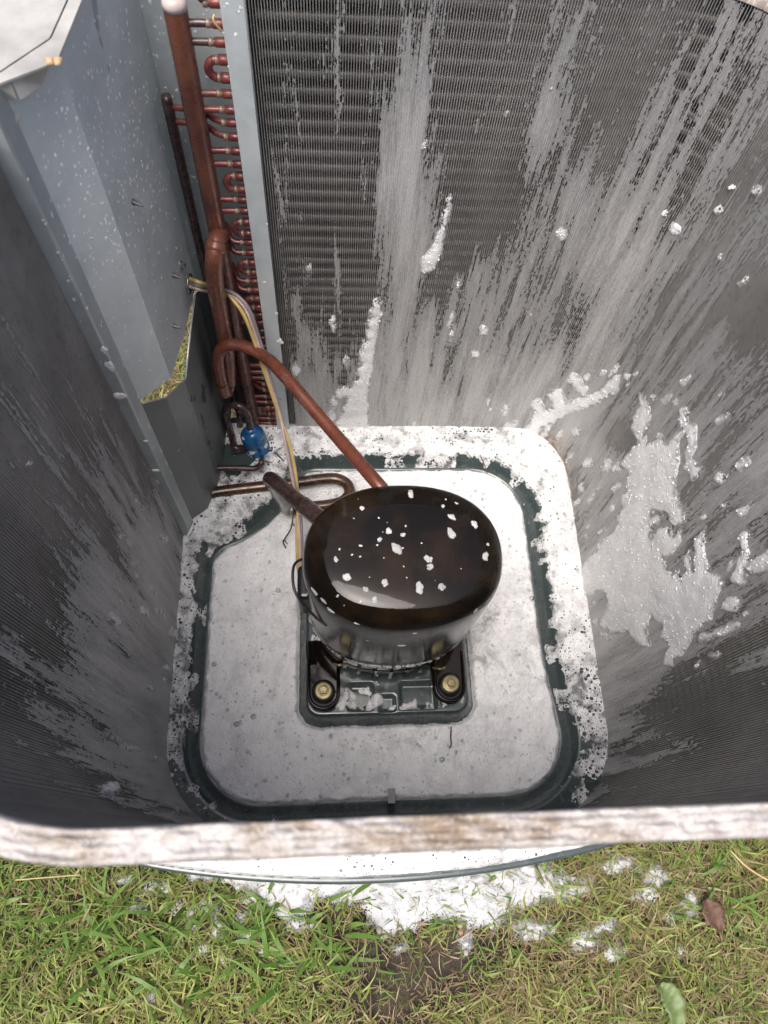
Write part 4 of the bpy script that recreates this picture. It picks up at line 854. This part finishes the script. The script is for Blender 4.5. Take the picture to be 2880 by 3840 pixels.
def blades(N, region, lmin, lmax, wmin, wmax, colf, lay=.5, name='grass', seed=1, mask=True, gmul=None):
    r = np.random.default_rng(seed); x = r.uniform(region[0], region[1], N); y = r.uniform(region[2], region[3], N)
    g, u, v = soil_mask(x, y)
    if gmul: g = g * gmul(u)
    if mask: k = r.random(N) < g; x, y, u, v = x[k], y[k], u[k], v[k]
    k = pan_sd(x, y) > .006; x, y, u, v = x[k], y[k], u[k], v[k]; n = len(x)
    L = r.uniform(lmin, lmax, n) * r.uniform(.5, 1, n); W = r.uniform(wmin, wmax, n); az = r.uniform(0, 2 * math.pi, n); el0 = np.clip(r.normal(1.0 - lay * .6, .3, n), .05, 1.5); bend = r.normal(.9, .5, n) * (.4 + lay)
    curl = r.normal(0, .7, n); seg = 4; P = np.stack([x, y, np.full(n, GZ) + r.uniform(-.002, .004, n)], -1); V = np.zeros((n, (seg + 1) * 2, 3))
    tw = r.uniform(-.8, .8, n)
    for i in range(seg + 1):
        t = i / seg; e = el0 - bend * t; a = az + curl * t; wd = W * (1 - t ** 2.2) * (.75 + .5 * math.sin(math.pi * min(1, t * 1.3))) * .5 + .00012
        side = np.stack([-np.sin(a) * np.cos(tw), np.cos(a) * np.cos(tw), np.sin(tw)], -1) * wd[:, None]
        V[:, 2 * i] = P - side; V[:, 2 * i + 1] = P + side
        step = np.stack([np.cos(e) * np.cos(a), np.cos(e) * np.sin(a), np.sin(e)], -1) * (L / seg)[:, None]; P = P + step; P[:, 2] = np.maximum(P[:, 2], GZ + .001)
    base = (np.arange(n) * (seg + 1) * 2)[:, None]; q = np.array([[2 * i, 2 * i + 1, 2 * i + 3, 2 * i + 2] for i in range(seg)])
    Fs = (base[:, :, None] + q[None]).reshape(-1, 4); col = colf(r, n, x, y, u, v); C4 = np.repeat(np.concatenate([col, np.ones((n, 1))], 1)[:, None], (seg + 1) * 2, 1)
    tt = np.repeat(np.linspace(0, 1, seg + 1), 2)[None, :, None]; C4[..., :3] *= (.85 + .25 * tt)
    return V.reshape(-1, 3), Fs, C4.reshape(-1, 4)
def gcol(r, n, x, y, u, v):
    f = np.array([noise.noise(Vector((a * 9, b * 9, 2))) for a, b in zip(x, y)]); t = np.clip(.5 + .7 * f + r.normal(0, .3, n), 0, 1)[:, None]
    c = np.array([.15, .25, .05]) * (1 - t) + np.array([.36, .39, .12]) * t
    dry = (r.random(n) < .16 + .16 * sstep(900, 2000, u))[:, None]; c = np.where(dry, np.array([.32, .26, .13]), c); return c * r.uniform(.75, 1.2, (n, 1))
def dcol(r, n, x, y, u, v):
    t = r.random((n, 1)); return (np.array([.44, .36, .2]) * t + np.array([.24, .165, .09]) * (1 - t)) * r.uniform(.6, 1.15, (n, 1))
def bcol(r, n, x, y, u, v):
    t = r.random((n, 1)); return np.array([.09, .2, .03]) * t + np.array([.16, .26, .06]) * (1 - t)
def join(parts):
    V, Fs, Cc = [], [], []; n = 0
    for v, f, c in parts: V.append(v); Fs.append(f + n); Cc.append(c); n += len(v)
    return np.concatenate(V), np.concatenate(Fs), np.concatenate(Cc)
BL = mat_blade()
def grow(name, parts, label, cat):
    V, Fs, c = join(parts); me = bpy.data.meshes.new(name); me.vertices.add(len(V)); me.vertices.foreach_set('co', V.astype(np.float32).ravel())
    me.loops.add(Fs.size); me.loops.foreach_set('vertex_index', Fs.astype(np.int32).ravel()); me.polygons.add(len(Fs)); me.polygons.foreach_set('loop_start', np.arange(0, Fs.size, 4, dtype=np.int32)); me.update(calc_edges=True)
    me.polygons.foreach_set('use_smooth', np.ones(len(Fs), bool)); at = me.attributes.new('col', 'FLOAT_COLOR', 'POINT'); at.data.foreach_set('color', c.astype(np.float32).ravel()); me.materials.append(BL); me.validate()
    o = bpy.data.objects.new(name, me); C.objects.link(o); tag(o, label, cat, kind='stuff')
VIS = (-.62, .78, -.36, -.0)
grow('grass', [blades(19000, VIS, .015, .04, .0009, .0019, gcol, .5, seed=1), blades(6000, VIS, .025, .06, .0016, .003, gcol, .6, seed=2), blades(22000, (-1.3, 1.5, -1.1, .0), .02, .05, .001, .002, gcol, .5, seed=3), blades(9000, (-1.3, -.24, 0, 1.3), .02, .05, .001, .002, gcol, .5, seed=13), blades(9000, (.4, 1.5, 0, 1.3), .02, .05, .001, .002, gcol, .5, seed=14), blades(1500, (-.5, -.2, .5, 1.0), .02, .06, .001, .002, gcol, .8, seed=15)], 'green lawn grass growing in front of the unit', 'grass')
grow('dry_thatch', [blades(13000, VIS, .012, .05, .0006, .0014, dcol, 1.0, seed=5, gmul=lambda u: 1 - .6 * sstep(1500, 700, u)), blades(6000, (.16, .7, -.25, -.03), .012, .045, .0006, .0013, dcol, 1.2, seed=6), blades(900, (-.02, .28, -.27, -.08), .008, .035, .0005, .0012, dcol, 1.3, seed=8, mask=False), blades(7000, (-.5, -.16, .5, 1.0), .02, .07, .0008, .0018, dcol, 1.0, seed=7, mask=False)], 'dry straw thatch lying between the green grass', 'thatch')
# broad crabgrass blades on the left
def broad():
    r = np.random.default_rng(21); parts = []
    return [blades(130, (-.30, .02, -.17, -.06), .05, .10, .004, .0065, bcol, .7, seed=31, mask=False), blades(60, (-.60, -.3, -.2, -.04), .05, .11, .004, .006, bcol, .7, seed=32, mask=False), blades(30, (.45, .7, -.12, -.03), .05, .12, .003, .005, bcol, .6, seed=33, mask=False), blades(260, (.0, .30, -.26, -.07), .012, .03, .0008, .0018, bcol, .5, seed=36, mask=False), blades(40, (.05, .4, -.16, -.06), .03, .07, .0018, .003, bcol, .5, seed=34, mask=False)]
grow('broad_grass', broad(), 'broad light green grass blades flecked with foam beside the pan', 'grass')

# foam spilled on the lawn
def ground_foam():
    FP = [(640, 3250), (900, 3240), (1400, 3230), (2000, 3200), (2120, 3260), (2170, 3330), (2080, 3390), (1990, 3420), (1900, 3450), (1840, 3520), (1790, 3470), (1700, 3460), (1600, 3470), (1560, 3500), (1440, 3520), (1390, 3470), (1300, 3400), (1180, 3390), (1140, 3460), (1060, 3440), (980, 3400), (880, 3380), (860, 3320), (780, 3320), (700, 3290)]
    xs = np.linspace(-.42, .62, 420); ys = np.linspace(-.20, -.02, 100); X, Y = np.meshgrid(xs, ys, indexing='ij'); u, v, _ = proj(np.stack([X, Y, np.full(X.shape, GZ + .01)], -1))
    n1 = fbmgrid(X, Y, 3, 30, 4); n2 = fbmgrid(X, Y, 8, 90, 3); f = poly_sd(u + 26 * n1, v + 26 * n2, FP) + 26 * n1 + 10 * n2
    for (a, b, ra, rb) in ((2310, 3570, 55, 45), (2200, 3540, 60, 50), (2120, 3330, 130, 60), (2470, 3290, 60, 50), (2600, 3380, 50, 70), (2440, 3360, 60, 40), (1120, 3470, 50, 40), (720, 3460, 30, 40), (780, 3400, 40, 40), (1010, 3560, 45, 30), (760, 3560, 24, 24), (560, 3760, 40, 30), (2330, 3240, 90, 40), (2530, 3430, 30, 40), (900, 3440, 40, 30), (660, 3400, 24, 30), (2560, 3560, 14, 18), (2540, 3470, 20, 20), (500, 3400, 30, 20), (600, 3330, 60, 26), (820, 3480, 26, 40), (930, 3500, 40, 22), (1050, 3610, 60, 20), (840, 3600, 20, 26), (2000, 3480, 80, 40), (2280, 3480, 60, 40), (1750, 3540, 26, 40), (440, 3300, 50, 24), (1500, 3560, 24, 20)):
        f = np.maximum(f, (1 - np.hypot((u - a) / ra, (v - b) / rb)) * min(ra, rb) + 16 * n1 + 8 * n2)
    z = GZ + .001 + .003 * n2 * (f > 4) + np.where(f > 0, .011 * np.sqrt(np.clip(f, 0, 80) / 80) * (1 + .3 * n1), f * .0004)
    keep = (f > -12); V = np.stack([X, Y, z], -1).reshape(-1, 3); Fs = gridfaces(keep, len(ys)); thin = np.clip(1.15 - f / 75, .22, 1.15); dirt = .35 * sstep(50, 0, f)
    V, Fs, t_, d_ = compact(V, Fs, thin.ravel(), dirt.ravel()); o = obj('spilled_foam', (V, Fs), LAWNF, None, True, dict(thin=t_, dirt=d_)); tag(o, 'white soap foam spilled onto the lawn in front of the pan', 'soap foam', kind='stuff')
ground_foam()

# ------------------------------------------------------------------ small things on the ground and in the pan
def pebble(u, v, r, col, label, seed):
    p = F(u, v, GZ + .006); q = []; V, Fs = lathe([(.35, -.8), (.8, -.5), (1, 0), (.85, .45), (.5, .8), (.15, .92)], (0, 0, 0), seg=14)
    V = [(p[0] + r * a * (1 + .25 * noise.noise(Vector((a * 2, b * 2, seed)))), p[1] + r * 1.2 * b * (1 + .2 * noise.noise(Vector((b * 2, c, seed + 4)))), p[2] + r * .7 * c) for a, b, c in V]
    tag(obj('pebble', (V, Fs), mat_plain('pebble_stone', col, .6, 0, .35, 200, 0, .001)), label, 'pebble', 'pebbles by the spilled foam')
pebble(1726, 3464, .0050, (.36, .30, .23), 'pale cream pebble beside the spilled foam, topmost of three', 1)
pebble(1728, 3494, .0036, (.33, .21, .13), 'orange pebble just below the pale cream pebble', 2)
pebble(1748, 3572, .0034, (.33, .31, .28), 'small grey pebble on the bare soil', 3)
pebble(1422, 3488, .0038, (.34, .29, .24), 'pinkish pebble at the left end of the bare soil', 5)
def leaf(name, spine, widths, mat, label, cat):
    V, Fs = [], []; P = smoothpts(spine, 5); W = np.interp(np.linspace(0, 1, len(P)), np.linspace(0, 1, len(widths)), widths); cols = 7
    for i, p in enumerate(P):
        t = P[min(i + 1, len(P) - 1)] - P[max(i - 1, 0)]; sd = np.array([-t[1], t[0], 0]); sd /= np.linalg.norm(sd)
        for k in range(cols):
            f = k / (cols - 1) * 2 - 1; wv = W[i] * (1 + .12 * math.sin(i * 2.1 + (k > 3)) * abs(f)); V.append(p + sd * f * wv + np.array([0, 0, .004 * abs(f) + .0015 * math.sin(i * 1.3 + f * 2)]))
    Fs = [(i * cols + k, i * cols + k + 1, (i + 1) * cols + k + 1, (i + 1) * cols + k) for i in range(len(P) - 1) for k in range(cols - 1)]
    o = obj(name, (V, Fs), mat); modsolid(o, .0004); tag(o, label, cat)
    return o
leaf('leaf', [F(2470, 3690, GZ + .03), F(2505, 3725, GZ + .034), F(2530, 3775, GZ + .033), F(2545, 3860, GZ + .026)], [.004, .012, .0145, .012, .007], mat_plain('dull_green_leaf', (.13, .185, .06), .5, 0, .3, 90, 0, .001), 'broad dull green leaf lying on the lawn grass', 'leaf')
leaf('dead_leaf', [F(2640, 3370, GZ + .014), F(2670, 3420, GZ + .018), F(2700, 3490, GZ + .014)], [.003, .014, .015, .003], mat_plain('brown_dead_leaf', (.12, .06, .038), .6, 0, .4, 120, 0, .001), 'brown dead leaf beside the foam at the right of the lawn', 'leaf')
TW = mat_plain('dry_twig', (.085, .05, .03), .7); STRAW = mat_plain('dry_straw', (.55, .42, .2), .6)
def twig(pts, r, label, mat=TW, extra=()):
    t = tube(pts, r, 6, 5)
    for e in extra: t = merge(t, tube(e, r * .7, 6, 4))
    tag(obj('twig', t, mat), label, 'twig')
twig([F(1100, 1905, .05), F(1098, 1945, .045), F(1090, 1985, .035), F(1068, 2020, .02), F(1062, 2035, .014), F(1072, 2055, .013)], .0011, 'thin brown rootlet hanging beside the wires over the foam', TW, [[F(1096, 1960, .04), F(1104, 1972, .03)], [F(1066, 2025, .016), F(1078, 2040, .014)]])
twig([F(990, 1728, .03), F(1030, 1737, .024), F(1070, 1740, .022)], .0009, 'short reddish twig lying beside the blue drier')
twig([F(1032, 1696, .03), F(1050, 1715, .026), F(1066, 1731, .024)], .0014, 'dark twig above the reddish twig by the drier')
twig([F(1800, 1705, .03), F(1815, 1740, .025), F(1828, 1775, .014)], .0008, 'fine brown needle on the foam at the back of the pan', TW, [[F(1816, 1720, .028), F(1806, 1760, .02)]])
twig([F(1692, 2725, .012), F(1690, 2765, .012), F(1692, 2790, .012), F(1685, 2806, .012)], .0009, 'dark rootlet lying on the foam in front of the plinth')
twig([F(60, 3300, GZ + .03), F(300, 3280, GZ + .035)], .0008, 'dry grass stem under the near left corner', STRAW)
twig([F(2740, 3190, GZ + .05), F(2800, 3250, GZ + .05), F(2880, 3300, GZ + .04), F(2960, 3330, GZ + .03)], .0012, 'pale curved straw at the right edge of the lawn', STRAW)
tag(obj('straw', tube([PY(803, 55, .59), PY(800, 75, .588), PY(812, 95, .588), PY(830, 115, .59)], .0009, 6, 5), STRAW), 'bent yellow straw caught on the top coil stub', 'straw')
# seed on the top plate
p = Vector(F(196, 212, .7045)); m = mat_plain('tan_seed', (.55, .4, .22), .5, 0, .3, 300)
tag(obj('seed', merge(fleck(p + Vector((-.0025, 0, -.003)), Vector((0, 0, 1)), .003, 1.1, .4, .8, 3), fleck(p + Vector((.0022, .0006, -.003)), Vector((0, 0, 1)), .0027, 1.3, -.3, .8, 9)), m), 'tan two-lobed seed on the corner of the top plate', 'seed')
